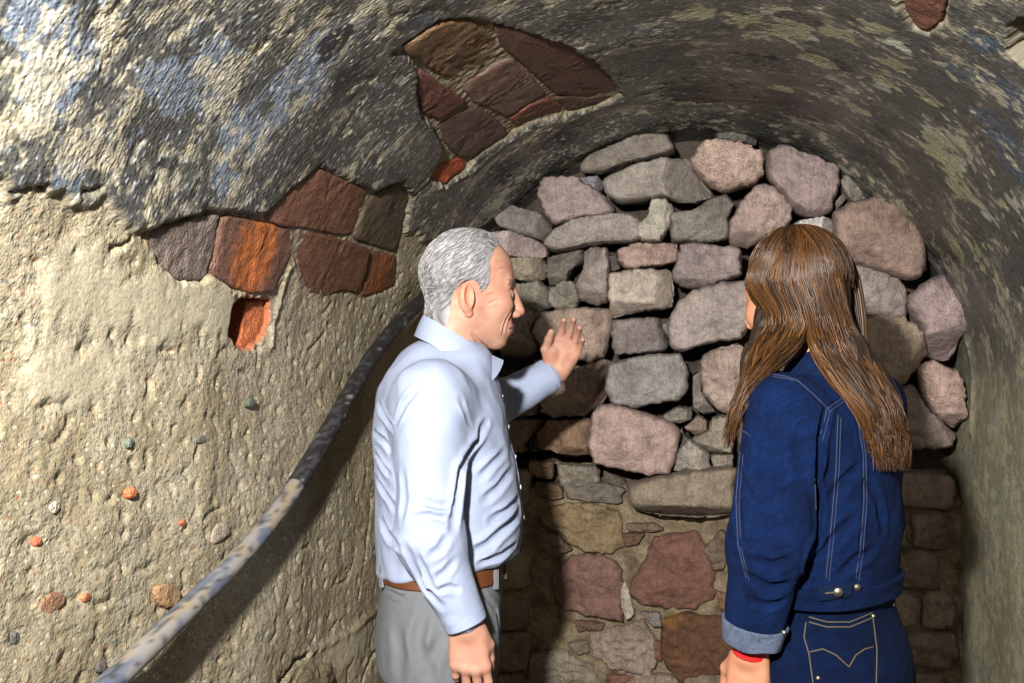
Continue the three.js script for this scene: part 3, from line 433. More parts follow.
for (const [L, c, o] of [
  [[156, 588, 166, 584, 178, 585, 183, 594, 178, 606, 170, 609, 160, 600], [176, 140, 104]], [[38, 604, 48, 594, 62, 591, 70, 598, 62, 610, 48, 618, 42, 616], [168, 128, 100]],
  [[-6, 592, 4, 594, 7, 606, 4, 618, -6, 622], [110, 98, 86]], [[34, 540, 39, 536, 43, 540, 42, 546, 36, 547], [196, 104, 74]], [[128, 490, 134, 487, 139, 490, 137, 498, 130, 499], [200, 120, 76]],
  [[81, 597, 87, 592, 93, 595, 91, 602, 84, 603], [176, 112, 80]], [[46, 345, 52, 342, 57, 346, 53, 350, 47, 350], [196, 116, 90]], [[210, 538, 219, 524, 229, 522, 232, 532, 222, 541, 213, 545], [176, 162, 148]],
  [[248, 402, 252, 398, 258, 400, 256, 406, 250, 407], [110, 118, 104]], [[128, 442, 132, 436, 135, 440, 133, 448, 129, 448], [104, 112, 102]], [[180, 523, 184, 519, 188, 522, 185, 527], [190, 108, 78]],
  [[50, 505, 58, 500, 62, 508, 56, 515, 50, 512], [196, 186, 166]], [[196, 438, 204, 434, 208, 440, 202, 444, 196, 443], [108, 114, 104]], [[10, 634, 18, 630, 22, 640, 16, 648, 10, 646], [106, 102, 96]], [[98, 664, 106, 660, 110, 668, 104, 674, 98, 672], [104, 98, 92]],
  [[-4, 632, 8, 630, 12, 640, 4, 650, -4, 648], [180, 120, 92]], [[250, 600, 258, 596, 262, 604, 256, 610, 250, 608], [150, 138, 116]], [[22, 650, 30, 646, 36, 654, 30, 662, 22, 660], [120, 112, 100]],
]) bedded('pebble', wallLeft, L, c, { h0: -0.001, thick: 0.02, edge: 0.003, bulge: 0.002, around: 18, rings: 5, mat: pebbleMat, ...o });
for (const [L, c] of [[[366, 700, 368, 680, 374, 664, 386, 650, 400, 640, 424, 640, 440, 660, 440, 700], [122, 108, 88]], [[290, 700, 298, 672, 312, 660, 330, 662, 336, 700], [138, 126, 98]]]) bedded('stone', wallLeft, L, c, { h0: -0.004, thick: 0.05, edge: 0.014, bulge: 0.012, mat: stoneMat, rough: 1.2 });

// ---------- the pipe that hangs along the left wall ----------
{
  const off = 0.045, L = [60, 735, 110, 684, 180, 616, 240, 556, 290, 494, 330, 428, 370, 360, 400, 322, 426, 297, 446, 281], pts = [];
  for (let i = 0; i < L.length; i += 2) { const [, d] = hit(L[i], L[i + 1], TR - off); pts.push(at(L[i], L[i + 1], d)); }
  const o = pts[0].clone(); o.y = Math.max(o.y, 0.02);
  pts.unshift(V(o.x, 0.3, o.z + 0.42), V(o.x + 0.01, 0.04, o.z + 0.62)); pts.reverse();
  const curve = new THREE.CatmullRomCurve3(pts, false, 'centripetal'), base = curve.getPoint(1);
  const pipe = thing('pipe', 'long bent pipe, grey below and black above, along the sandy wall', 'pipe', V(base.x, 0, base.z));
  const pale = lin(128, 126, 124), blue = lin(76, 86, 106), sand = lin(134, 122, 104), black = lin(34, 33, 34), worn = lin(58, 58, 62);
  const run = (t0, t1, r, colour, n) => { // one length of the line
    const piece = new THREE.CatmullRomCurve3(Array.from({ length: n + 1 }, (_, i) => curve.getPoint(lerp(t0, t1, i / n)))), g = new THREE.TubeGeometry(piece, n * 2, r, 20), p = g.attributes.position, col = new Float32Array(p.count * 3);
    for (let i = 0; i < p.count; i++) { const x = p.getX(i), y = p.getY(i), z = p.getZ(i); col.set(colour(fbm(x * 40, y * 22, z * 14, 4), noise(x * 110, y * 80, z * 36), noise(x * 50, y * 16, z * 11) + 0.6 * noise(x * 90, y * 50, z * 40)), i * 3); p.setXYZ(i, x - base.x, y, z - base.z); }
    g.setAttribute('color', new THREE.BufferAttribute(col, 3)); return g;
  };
  const mat = new THREE.MeshStandardMaterial({ vertexColors: true, roughness: 0.55 });
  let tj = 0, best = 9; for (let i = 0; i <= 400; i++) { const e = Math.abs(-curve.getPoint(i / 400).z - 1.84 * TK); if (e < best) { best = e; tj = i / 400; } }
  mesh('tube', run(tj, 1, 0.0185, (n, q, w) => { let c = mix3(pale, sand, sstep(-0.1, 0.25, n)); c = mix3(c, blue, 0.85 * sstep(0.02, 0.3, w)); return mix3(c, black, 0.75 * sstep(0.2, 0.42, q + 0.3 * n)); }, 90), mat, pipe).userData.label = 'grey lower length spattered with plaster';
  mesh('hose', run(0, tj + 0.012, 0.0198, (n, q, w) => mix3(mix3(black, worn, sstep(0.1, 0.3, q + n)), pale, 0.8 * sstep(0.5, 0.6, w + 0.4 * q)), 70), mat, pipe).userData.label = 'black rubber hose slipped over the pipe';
}
// ---------- the flood lamp, out of the picture above the viewer ----------
{
  const dir = LAMP_AIM.clone().sub(LAMP).normalize(), q = new THREE.Quaternion().setFromUnitVectors(V(0, 0, -1), dir);
  const lamp = thing('flood_lamp', 'small black flood lamp hung under the vault on a bracket', 'lamp', LAMP.clone().addScaledVector(dir, -0.05));
  const dark = new THREE.MeshStandardMaterial({ color: 0x1c1c1e, roughness: 0.5, metalness: 0.4 });
  const part = (n, g, m) => { const e = mesh(n, g, m, lamp); e.quaternion.copy(q); return e; };
  part('housing', new THREE.BoxGeometry(0.13, 0.1, 0.03).translate(0, 0, 0.012), dark);
  part('glass_face', new THREE.PlaneGeometry(0.1, 0.075).rotateY(Math.PI).translate(0, 0, -0.006), new THREE.MeshStandardMaterial({ color: 0xffffff, emissive: 0xfffaf2, emissiveIntensity: 3, roughness: 0.4 }));
  for (let i = 0; i < 6; i++) part('cooling_fin', new THREE.BoxGeometry(0.006, 0.09, 0.02).translate(-0.05 + i * 0.02, 0, 0.037), dark);
  mesh('bracket', new THREE.BoxGeometry(0.012, 0.22, 0.012).translate(0, 0.11, 0.04), dark, lamp);
}

// ---------- smooth bodies: distance fields meshed on a grid ----------
const smin = (a, b, k) => { const h = Math.max(k - Math.abs(a - b), 0) / k; return Math.min(a, b) - h * h * k * 0.25; };
const smax = (a, b, k) => -smin(-a, -b, k);
function cap(a, b, ra, rb = ra) { const ax = a[0], ay = a[1], az = a[2], ex = b[0] - ax, ey = b[1] - ay, ez = b[2] - az, q = 1 / (ex * ex + ey * ey + ez * ez + 1e-12); return (x, y, z) => { const px = x - ax, py = y - ay, pz = z - az, t = clamp((px * ex + py * ey + pz * ez) * q), dx = px - ex * t, dy = py - ey * t, dz = pz - ez * t; return Math.sqrt(dx * dx + dy * dy + dz * dz) - ra - (rb - ra) * t; }; }
function ell(c, r) { const m = Math.min(...r); return (x, y, z) => { const a = (x - c[0]) / r[0], b = (y - c[1]) / r[1], e = (z - c[2]) / r[2], k = Math.sqrt(a * a + b * b + e * e), g = Math.sqrt(a * a / (r[0] * r[0]) + b * b / (r[1] * r[1]) + e * e / (r[2] * r[2])); return g < 1e-6 ? -m : k * (k - 1) / g; }; }
function join(k, ...F) { return (x, y, z) => { let d = F[0](x, y, z); for (let i = 1; i < F.length; i++) d = smin(d, F[i](x, y, z), k); return d; }; }
// rows of [height, back, front, half width], joined smoothly and capped at both ends
function loft(T, pow = 2.3) {
  const y0 = T[0][0], y1 = T[T.length - 1][0], N = 240, R = [];
  const cub = (k, i, t) => { const a = T[Math.max(i - 1, 0)][k], b = T[i][k], c = T[i + 1][k], e = T[Math.min(i + 2, T.length - 1)][k]; return b + 0.5 * t * (c - a + t * (2 * a - 5 * b + 4 * c - e + t * (3 * (b - c) + e - a))); };
  for (let n = 0; n <= N; n++) { const y = lerp(y0, y1, n / N); let i = 0; while (i < T.length - 2 && y > T[i + 1][0]) i++; const t = (y - T[i][0]) / (T[i + 1][0] - T[i][0]), lo = cub(1, i, t), hi = cub(2, i, t); R.push([(lo + hi) / 2, (hi - lo) / 2, cub(3, i, t)]); }
  return (x, y, z) => { const q = clamp((y - y0) / (y1 - y0)) * N, i = Math.min(N - 1, Math.floor(q)), t = q - i, a = R[i], b = R[i + 1], c = lerp(a[0], b[0], t), rx = lerp(a[1], b[1], t), rz = lerp(a[2], b[2], t); const k = Math.pow(Math.pow(Math.abs((x - c) / rx), pow) + Math.pow(Math.abs(z / rz), pow), 1 / pow), d = (k - 1) * Math.min(rx, rz) * (k > 1 ? 1 : 0.9); return smax(d, Math.max(y0 - y, y - y1), 0.02); };
}
function meshField(f, lo, hi, h, colour, uvOf) {
  const nx = Math.ceil((hi[0] - lo[0]) / h) + 1, ny = Math.ceil((hi[1] - lo[1]) / h) + 1, nz = Math.ceil((hi[2] - lo[2]) / h) + 1, B = 6;
  const F = new Float32Array(nx * ny * nz), id = (i, j, k) => (k * ny + j) * nx + i;
  for (let k0 = 0; k0 < nz; k0 += B) for (let j0 = 0; j0 < ny; j0 += B) for (let i0 = 0; i0 < nx; i0 += B) {
    const c = f(lo[0] + (i0 + B / 2 - 0.5) * h, lo[1] + (j0 + B / 2 - 0.5) * h, lo[2] + (k0 + B / 2 - 0.5) * h), far = Math.abs(c) > B * h * 1.35;
    for (let k = k0; k < Math.min(nz, k0 + B); k++) for (let j = j0; j < Math.min(ny, j0 + B); j++) for (let i = i0; i < Math.min(nx, i0 + B); i++) F[id(i, j, k)] = far ? c : f(lo[0] + i * h, lo[1] + j * h, lo[2] + k * h);
  }
  const V_ = new Int32Array(nx * ny * nz).fill(-1), pos = [], idx = [];
  for (let k = 0; k < nz - 1; k++) for (let j = 0; j < ny - 1; j++) for (let i = 0; i < nx - 1; i++) {
    const b = id(i, j, k); let m = 0; const o = [0, 1, nx, nx + 1, nx * ny, nx * ny + 1, nx * ny + nx, nx * ny + nx + 1];
    for (let q = 0; q < 8; q++) if (F[b + o[q]] < 0) m |= 1 << q;
    if (m === 0 || m === 255) continue;
    let sx = 0, sy = 0, sz = 0, n = 0;
    for (let q = 0; q < 8; q++) for (const bit of [1, 2, 4]) { if (q & bit) continue; const r = q | bit, fa = F[b + o[q]], fb = F[b + o[r]]; if ((fa < 0) === (fb < 0)) continue; const t = fa / (fa - fb); sx += (q & 1) + (bit === 1 ? t : 0); sy += ((q >> 1) & 1) + (bit === 2 ? t : 0); sz += ((q >> 2) & 1) + (bit === 4 ? t : 0); n++; }
    V_[b] = pos.length / 3; pos.push(lo[0] + (i + sx / n) * h, lo[1] + (j + sy / n) * h, lo[2] + (k + sz / n) * h);
  }
  const S = [1, nx, nx * ny];
  for (let k = 1; k < nz - 1; k++) for (let j = 1; j < ny - 1; j++) for (let i = 1; i < nx - 1; i++) {
    const b = id(i, j, k), a = F[b] < 0;
    for (let ax = 0; ax < 3; ax++) { if ((F[b + S[ax]] < 0) === a) continue; const u = S[(ax + 1) % 3], v = S[(ax + 2) % 3], p = V_[b], q = V_[b - u], r = V_[b - u - v], s = V_[b - v]; if (p < 0 || q < 0 || r < 0 || s < 0) continue; a ? idx.push(p, q, r, p, r, s) : idx.push(p, r, q, p, s, r); }
  }
  const N = pos.length / 3, P = new Float32Array(pos), nor = new Float32Array(N * 3), col = colour ? new Float32Array(N * 3) : null, uv = new Float32Array(N * 2), e = h * 0.4;
  for (let i = 0; i < N; i++) {
    let x = P[3 * i], y = P[3 * i + 1], z = P[3 * i + 2], gx, gy, gz;
    for (let it = 0; it < 2; it++) {
      gx = f(x + e, y, z) - f(x - e, y, z); gy = f(x, y + e, z) - f(x, y - e, z); gz = f(x, y, z + e) - f(x, y, z - e); const g2 = gx * gx + gy * gy + gz * gz + 1e-14;
      if (it) break; const k = clamp(f(x, y, z) * 2 * e / g2, -h / Math.sqrt(g2), h / Math.sqrt(g2)); x -= gx * k; y -= gy * k; z -= gz * k;
    }
    const l = Math.sqrt(gx * gx + gy * gy + gz * gz) || 1; P[3 * i] = x; P[3 * i + 1] = y; P[3 * i + 2] = z; nor[3 * i] = gx / l; nor[3 * i + 1] = gy / l; nor[3 * i + 2] = gz / l;
    if (col) { const c = colour(x, y, z, gx / l, gy / l, gz / l); col[3 * i] = c[0]; col[3 * i + 1] = c[1]; col[3 * i + 2] = c[2]; }
    if (uvOf) { const w = uvOf(x, y, z); uv[2 * i] = w[0]; uv[2 * i + 1] = w[1]; } else { uv[2 * i] = (x + z * 0.8) ; uv[2 * i + 1] = y + 0.3 * (x - z); }
  }
  return geo(P, idx, uv, col, nor);
}
// lines of sight in a person's own frame, so that seams and folds lie on the cloth itself
function framed(g) {
  g.updateMatrixWorld(true); const inv = g.matrixWorld.clone().invert();
  const local = (px, py, d) => at(px, py, d).applyMatrix4(inv);
  const o = V(0, EYE, 0).applyMatrix4(inv);
  const strike = (f, px, py) => { const dir = at(px, py, 1).applyMatrix4(inv).sub(o).normalize(); let t = 1.2; for (let i = 0; i < 90; i++) { const p = f(o.x + dir.x * t, o.y + dir.y * t, o.z + dir.z * t); if (p < 0.0004) return [o.x + dir.x * t, o.y + dir.y * t, o.z + dir.z * t]; t += p * 0.8; if (t > 3.4) return null; } return null; };
  const path = (f, L, step = 3) => { const out = []; for (let i = 0; i + 3 < L.length; i += 2) { const n = Math.max(1, Math.ceil(Math.hypot(L[i + 2] - L[i], L[i + 3] - L[i + 1]) / step)); for (let k = (i ? 1 : 0); k <= n; k++) { const q = strike(f, lerp(L[i], L[i + 2], k / n), lerp(L[i + 1], L[i + 3], k / n)); if (q) out.push(q); } } return out; };
  return { local, strike, path, arr: (px, py, d) => local(px, py, d).toArray() };
}
const tubeOn = (pts, r, seg = 6) => new THREE.TubeGeometry(new THREE.CatmullRomCurve3(pts.map((p) => V(...p))), Math.max(4, pts.length * 2), r, seg);
function stitched(parent, name, frame, f, L, r, mat) { const p = frame.path(f, L); return p.length > 1 ? mesh(name, tubeOn(p, r), mat, parent) : null; }
// folds: valleys pressed into cloth along short paths
function folded(f, folds) { const list = folds.filter((q) => q[0].length > 1).map(([pts, depth, w]) => { let c = [0, 0, 0]; pts.forEach((p) => { for (let k = 0; k < 3; k++) c[k] += p[k] / pts.length; }); const R = Math.max(...pts.map((p) => Math.hypot(p[0] - c[0], p[1] - c[1], p[2] - c[2]))) + 3 * w; return { pts, depth, w, c, R }; });
  return (x, y, z) => { let d = f(x, y, z); if (d > 0.06 || d < -0.06) return d; for (const q of list) { const ex = x - q.c[0], ey = y - q.c[1], ez = z - q.c[2]; if (ex * ex + ey * ey + ez * ez > q.R * q.R) continue; let m = 9; const n = q.pts.length; let end = 1; for (let i = 0; i + 1 < n; i++) { const a = q.pts[i], b = q.pts[i + 1], ux = b[0] - a[0], uy = b[1] - a[1], uz = b[2] - a[2], t = clamp(((x - a[0]) * ux + (y - a[1]) * uy + (z - a[2]) * uz) / (ux * ux + uy * uy + uz * uz + 1e-12)), e = Math.hypot(x - a[0] - ux * t, y - a[1] - uy * t, z - a[2] - uz * t); if (e < m) { m = e; const s = (i + t) / (n - 1); end = Math.min(1, 4 * s + 0.25, 4 * (1 - s) + 0.25); } } const k = m / q.w; d += q.depth * end * (Math.exp(-k * k) - 0.45 * Math.exp(-(k - 1.7) * (k - 1.7) * 1.5)); } return d; }; }
// a hand: W wrist, D towards the fingers, B back of the hand, T thumb side; curls in radians for index .. little finger
function handField(W, D, B, T, s, curls, spread = 0.06, thumb = 0.5) {
  const P = (d, t, b) => [0, 1, 2].map((i) => W[i] + s * (D[i] * d + T[i] * t + B[i] * b));
  const bones = [], palm = [], roots = [[0.088, 0.03, 0.0025], [0.092, 0.01, 0.004], [0.087, -0.011, 0.003], [0.079, -0.03, 0]], len = [0.074, 0.082, 0.075, 0.058];
  roots.forEach((r, i) => {
    palm.push(cap(P(0.004, r[1] * 0.62, -0.003), P(...r), 0.0155 * s, 0.0118 * s));
    let dir = [1, (1.5 - i) * spread, 0], p = r, ang = 0; const rad = [0.0098, 0.0102, 0.0097, 0.0086][i];
    [0.47, 0.3, 0.23].forEach((q, j) => { ang += curls[i][j] ?? curls[i][0]; const l = len[i] * q, n = [p[0] + l * Math.cos(ang), p[1] + l * dir[1] * (j ? 0.6 : 1), p[2] - l * Math.sin(ang)]; bones.push([i, cap(P(...p), P(...n), rad * s * (1 - 0.1 * j), rad * s * (0.92 - 0.11 * j))]); p = n; });
  });
  palm.push(cap(P(0.02, 0.018, -0.01), P(0.055, 0.03, -0.012), 0.017 * s, 0.013 * s), cap(P(0.02, -0.018, -0.008), P(0.06, -0.026, -0.008), 0.014 * s, 0.012 * s), cap(P(-0.02, 0, 0), P(0.01, 0, 0), 0.0235 * s, 0.024 * s));
  const t0 = [0.022, 0.026, -0.01], t1 = [0.052, 0.026 + 0.036 * thumb + 0.012, -0.02], t2 = [0.082, 0.036 + 0.05 * thumb, -0.026], t3 = [0.105, 0.036 + 0.052 * thumb, -0.034];
  const th = [cap(P(...t0), P(...t1), 0.015 * s, 0.0125 * s), cap(P(...t1), P(...t2), 0.0118 * s, 0.0105 * s), cap(P(...t2), P(...t3), 0.0105 * s, 0.0082 * s)];
  return (x, y, z) => {
    let d = palm[0](x, y, z); for (let i = 1; i < palm.length; i++) d = smin(d, palm[i](x, y, z), 0.014 * s);
    const fd = [9, 9, 9, 9]; for (const [i, f] of bones) fd[i] = smin(fd[i], f(x, y, z), 0.003 * s);
    const fm = Math.min(fd[0], fd[1], fd[2], fd[3]); d = smin(d, fm, 0.009 * s);
    let t = 9; for (const f of th) t = smin(t, f(x, y, z), 0.005 * s); return smin(d, t, 0.011 * s);
  };
}
// a head in its own frame: x forward, y up, z to the person's right, origin at the middle of the skull
function headField(k = 1, soft = 0) {
  const sy = (F) => (x, y, z) => F(x, y, Math.abs(z));
  const main = [[ell([0, 0.022, 0], [0.098, 0.088, 0.077]), 0.02], [ell([0.044, -0.045, 0], [0.054, 0.084, 0.058]), 0.03], [cap([-0.002, -0.07, 0.05], [0.058, -0.115, 0.012], 0.019, 0.018), 0.03], [ell([0.062, -0.045, 0.04], [0.026, 0.022, 0.02]), 0.02],
    [cap([0.088, 0.001, 0.01], [0.074, 0.003, 0.042], 0.0125 - soft * 0.003, 0.011), 0.014], [ell([0.068, -0.124, 0], [0.019, 0.016, 0.02]), 0.02], [cap([0.096, -0.006, 0], [0.1155, -0.056, 0], 0.0095, 0.0135), 0.012], [ell([0.106, -0.064, 0.012], [0.011, 0.008, 0.008]), 0.006], [ell([0.086, -0.093, 0], [0.016, 0.02, 0.026]), 0.014]];
  const sock = ell([0.104, -0.021, 0.034], [0.02, 0.0135, 0.02]), lid = ell([0.08, -0.023, 0.032], [0.0148, 0.0135, 0.0155]);
  const lipU = cap([0.101, -0.089, 0], [0.086, -0.0935, 0.022], 0.0055, 0.0035), lipL = cap([0.099, -0.1005, 0], [0.086, -0.0975, 0.021], 0.0062, 0.0035), slit = cap([0.11, -0.0947, 0], [0.09, -0.0957, 0.025], 0.002, 0.0016);
  const ear = ell([-0.021, -0.035, 0.08], [0.0175, 0.031, 0.0115]), ear2 = ell([-0.015, -0.03, 0.089], [0.0115, 0.025, 0.0115]), lobe = ell([-0.014, -0.066, 0.074], [0.009, 0.01, 0.006]), neck = cap([-0.028, -0.08, 0], [-0.05, -0.23, 0], 0.056, 0.06);
  return (X, Y, Z) => {
    const x = X / k, y = Y / k, z = Math.abs(Z / k); let d = main[0][0](x, y, z); for (let i = 1; i < main.length; i++) d = smin(d, main[i][0](x, y, z), main[i][1]);
    d = smin(d, neck(x, y, z), 0.03); d = smax(d, -sock(x, y, z), 0.012);
    const gap = Math.abs(y + 0.0235) - 0.005; d = smin(d, Math.max(lid(x, y, z), x > 0.086 ? -gap : -0.1), 0.004);
    d = smin(d, lipU(x, y, z), 0.005); d = smin(d, lipL(x, y, z), 0.005); d = smax(d, -slit(x, y, z), 0.003);
    let e = smax(ear(x, y, z), -ear2(x, y, z), 0.005); e = smin(e, lobe(x, y, z), 0.008); return smin(d, e, 0.007) * k;
  };
}
function turned(f, C, yaw, pitch) { // puts a field with its own frame at C, turned left (yaw) and nodding (pitch)
  const cy = Math.cos(yaw), sy = Math.sin(yaw), cp = Math.cos(pitch), sp = Math.sin(pitch);
  const into = (x, y, z) => { x -= C[0]; y -= C[1]; z -= C[2]; const a = cy * x - sy * z, c = sy * x + cy * z; return [cp * a + sp * y, -sp * a + cp * y, c]; };
  const out = (a, b, c) => { const x = cp * a - sp * b, y = sp * a + cp * b; return [cy * x + sy * c + C[0], y + C[1], -sy * x + cy * c + C[2]]; };
  return { f: (x, y, z) => { const q = into(x, y, z); return f(q[0], q[1], q[2]); }, into, out };
}
const uvRest = (g) => g;
// flat-ended locks of hair: a ribbon-like tube through the points, thin at the tip
function lock(out, pts, r, c, flat = 0.6) {
  const cv = new THREE.CatmullRomCurve3(pts), n = Math.max(6, pts.length * 3), sides = 5, fr = cv.computeFrenetFrames(n, false), b0 = out.pos.length / 3;
  for (let i = 0; i <= n; i++) { const t = i / n, p = cv.getPoint(t), w = r * Math.min(1, 0.45 + 3 * t) * (t > 0.6 ? lerp(1, 0.15, (t - 0.6) / 0.4) : 1), k = 1 + 0.25 * Math.sin(t * 9 + r * 9e3); for (let j = 0; j < sides; j++) { const a = j / sides * 2 * Math.PI, x = Math.cos(a) * w, y = Math.sin(a) * w * flat; const N = fr.normals[i], Bn = fr.binormals[i]; out.pos.push(p.x + N.x * x + Bn.x * y, p.y + N.y * x + Bn.y * y, p.z + N.z * x + Bn.z * y); out.col.push(c[0] * k, c[1] * k, c[2] * k); } }
  for (let i = 0; i < n; i++) for (let j = 0; j < sides; j++) { const a = b0 + i * sides + j, b = b0 + i * sides + (j + 1) % sides; out.idx.push(a, b, a + sides, b, b + sides, a + sides); }
}

// ---------- the man: standing side-on, near arm hanging, far hand raised to the stones ----------
const skinMat = new THREE.MeshPhysicalMaterial({ vertexColors: true, roughness: 0.5, sheen: 0.2, specularIntensity: 0.5 });
const weave = tile(dataTexture(128, 128, (u, v, i, j) => { const k = 0.5 + 0.25 * (((i >> 1) + (j >> 1)) % 2 ? 1 : -1) + 0.2 * (rnd() - 0.5); return [k, k, k]; }));
const cloth = (o) => { const t = weave.clone(); t.repeat.set(o.n ?? 60, o.n ?? 60); t.needsUpdate = true; return new THREE.MeshPhysicalMaterial({ vertexColors: true, roughness: 0.9, bumpMap: t, bumpScale: o.b ?? 0.0006, map: o.map ?? null, sheen: o.map ? 0 : 0.2, sheenRoughness: 0.6, side: THREE.DoubleSide }); };
const flatCol = (c, amp = 0.06, f = 60) => (x, y, z) => { const k = 1 + amp * noise(x * f, y * f, z * f) + amp * noise(x * f * 0.2, y * f * 0.2, z * f * 0.2); return [c[0] * k, c[1] * k, c[2] * k]; };
const paintAll = (g, c) => { const n = g.attributes.position.count, a = new Float32Array(n * 3); for (let i = 0; i < n; i++) a.set(c, i * 3); g.setAttribute('color', new THREE.BufferAttribute(a, 3)); return g; };
{
  const man = thing('person', 'man in a pale blue shirt and grey trousers raising one hand to the stones', 'person', V(-0.536, 0, -2.2), 13.8 * Math.PI / 180), fr = framed(man);
  const sh = [[-0.032, 1.39, 0.18], [0, 1.4, -0.17]], el = [[-0.034, 1.125, 0.235], [0.09, 1.32, -0.44]], wr = [[0.036, 0.958, 0.245], [0.278, 1.418, -0.42]];
  const HC = [0.045, 1.626, 0], head = turned(headField(1), HC, 12 * Math.PI / 180, -0.03);   // turned a little away from the viewer
  const unit = (v) => { const l = Math.hypot(...v); return v.map((a) => a / l); }, cross = (a, b) => [a[1] * b[2] - a[2] * b[1], a[2] * b[0] - a[0] * b[2], a[0] * b[1] - a[1] * b[0]];
  const d1 = unit([0.1, -0.98, 0.03]), b1 = unit([-0.05, 0.02, 1]), t1 = unit(cross(b1, d1)), d2 = unit([0.36, 0.85, 0.3]), b2 = unit([0.3, 0.1, -0.9]), t2 = unit(cross(b2, d2));
  const h1 = handField(wr[0], d1, b1, t1.map((v) => (t1[0] > 0 ? v : -v)), 0.95, [[0.25, 0.35, 0.25], [0.3, 0.4, 0.3], [0.35, 0.45, 0.3], [0.4, 0.5, 0.35]], 0.05, 0.05);
  const h2 = handField(wr[1], d2, b2, t2.map((v) => (t2[0] < 0 ? v : -v)), 0.95, [[0.3, 0.35, 0.25], [0.22, 0.35, 0.3], [0.25, 0.38, 0.3], [0.32, 0.4, 0.3]], 0.045, 0.3);
  const legs = [[[-0.015, 0.9, 0.088], [-0.01, 0.5, 0.1], [-0.045, 0.09, 0.105]], [[0.0, 0.9, -0.088], [0.03, 0.5, -0.1], [0.0, 0.09, -0.105]]];
  const SK = lin(180, 138, 118), SK2 = lin(164, 110, 94), LIP = lin(176, 104, 92), BROW = lin(92, 84, 78);
  const skinCol = (x, y, z) => {
    const q = head.into(x, y, z), n = noise(x * 45, y * 45, z * 45), m = noise(x * 160, y * 160, z * 160); let c = mix3(SK, SK2, clamp(0.35 + 0.5 * n)); const az = Math.abs(q[2]);
    if (y > 1.42 && q[0] > -0.06) {
      if (q[0] > 0.075 && q[1] < -0.083 && q[1] > -0.108 && az < 0.024) c = mix3(c, LIP, 0.6);
      if (q[0] > 0.045 && az > 0.01 && az < 0.056 && Math.abs(q[1] - 0.006 + az * 0.06) < 0.006 + 0.003 * n) c = mix3(c, BROW, 0.8);
      if (az > 0.068 && q[0] < 0 && q[1] < 0) c = mix3(c, lin(206, 124, 98), 0.5);                 // ear
      if (q[1] < -0.06 && q[1] > -0.145 && !(q[1] > -0.11 && az < 0.03)) c = mix3(c, lin(172, 138, 120), 0.3 + 0.3 * m);  // shaved chin
    }
    return [c[0] * (1 + 0.06 * m), c[1] * (1 + 0.06 * m), c[2] * (1 + 0.06 * m)];
  };
  const core = join(0.03, cap([-0.01, 0.95, 0], [-0.01, 1.3, 0], 0.1, 0.1), cap([-0.02, 1.36, 0.11], [-0.02, 1.36, -0.11], 0.06), cap([0, 1.36, 0], [0.02, 1.5, 0], 0.05), ...[0, 1].flatMap((i) => [cap(sh[i], el[i], 0.042, 0.036), cap(el[i], wr[i], 0.036, 0.024), cap(legs[i][0], legs[i][1], 0.07, 0.05), cap(legs[i][1], legs[i][2], 0.048, 0.032), cap(legs[i][2], [legs[i][2][0] + 0.1, 0.04, legs[i][2][2]], 0.03, 0.025)]));
  const FW = (L, dep, w) => [fr.path(head.f, L, 3), dep, w], face = folded(head.f, [FW([512, 310, 507, 318, 504, 327, 503, 334], 0.0035, 0.004), FW([497, 262, 505, 261, 513, 263], 0.0014, 0.003), FW([497, 270, 506, 268, 515, 271], 0.0014, 0.003), FW([472, 334, 478, 341, 486, 347], 0.003, 0.004), FW([500, 297, 494, 294, 488, 295], 0.0016, 0.003), FW([500, 301, 494, 301, 489, 304], 0.0016, 0.003)]);
  const bodyGeo = mergeGeometries([meshField(core, [-0.25, 0, -0.55], [0.45, 1.55, 0.35], 0.012, skinCol), meshField(face, [-0.12, 1.42, -0.13], [0.21, 1.76, 0.13], 0.0028, skinCol),
    meshField(h1, [-0.1, 0.66, 0.13], [0.17, 1.02, 0.34], 0.003, skinCol), meshField(h2, [0.14, 1.31, -0.58], [0.5, 1.66, -0.24], 0.003, skinCol)]);
  mesh('body', bodyGeo, skinMat, man);
  for (const s of [-1, 1]) { const g = new THREE.SphereGeometry(0.0125, 24, 16), p = g.attributes.position, a = new Float32Array(p.count * 3); for (let i = 0; i < p.count; i++) { const r = Math.hypot(p.getY(i), p.getZ(i)); a.set(p.getX(i) > 0 && r < 0.0028 ? lin(12, 10, 10) : p.getX(i) > 0 && r < 0.006 ? lin(70, 54, 40) : lin(186, 176, 168), i * 3); } g.setAttribute('color', new THREE.BufferAttribute(a, 3)); const e = mesh('eye', g, new THREE.MeshStandardMaterial({ vertexColors: true, roughness: 0.2 }), man); e.position.set(...head.out(0.081, -0.023, 0.032 * s)); e.rotation.y = 12 * Math.PI / 180; }
  // shirt
  const torso = loft([[0.95, -0.15, 0.118, 0.17], [1.01, -0.154, 0.132, 0.172], [1.05, -0.153, 0.152, 0.172], [1.12, -0.152, 0.161, 0.174], [1.2, -0.153, 0.153, 0.176], [1.28, -0.157, 0.137, 0.182], [1.34, -0.157, 0.125, 0.186], [1.4, -0.146, 0.112, 0.168], [1.44, -0.126, 0.104, 0.13], [1.475, -0.1, 0.095, 0.098], [1.505, -0.07, 0.07, 0.07]], 2.25);
  const sleeves = [0, 1].map((i) => { const a = cap(sh[i], el[i], i ? 0.068 : 0.078, 0.062), b = cap(el[i], [0, 1, 2].map((k) => lerp(el[i][k], wr[i][k], 0.86)), 0.062, 0.045); return (x, y, z) => smin(a(x, y, z), b(x, y, z), 0.03); });
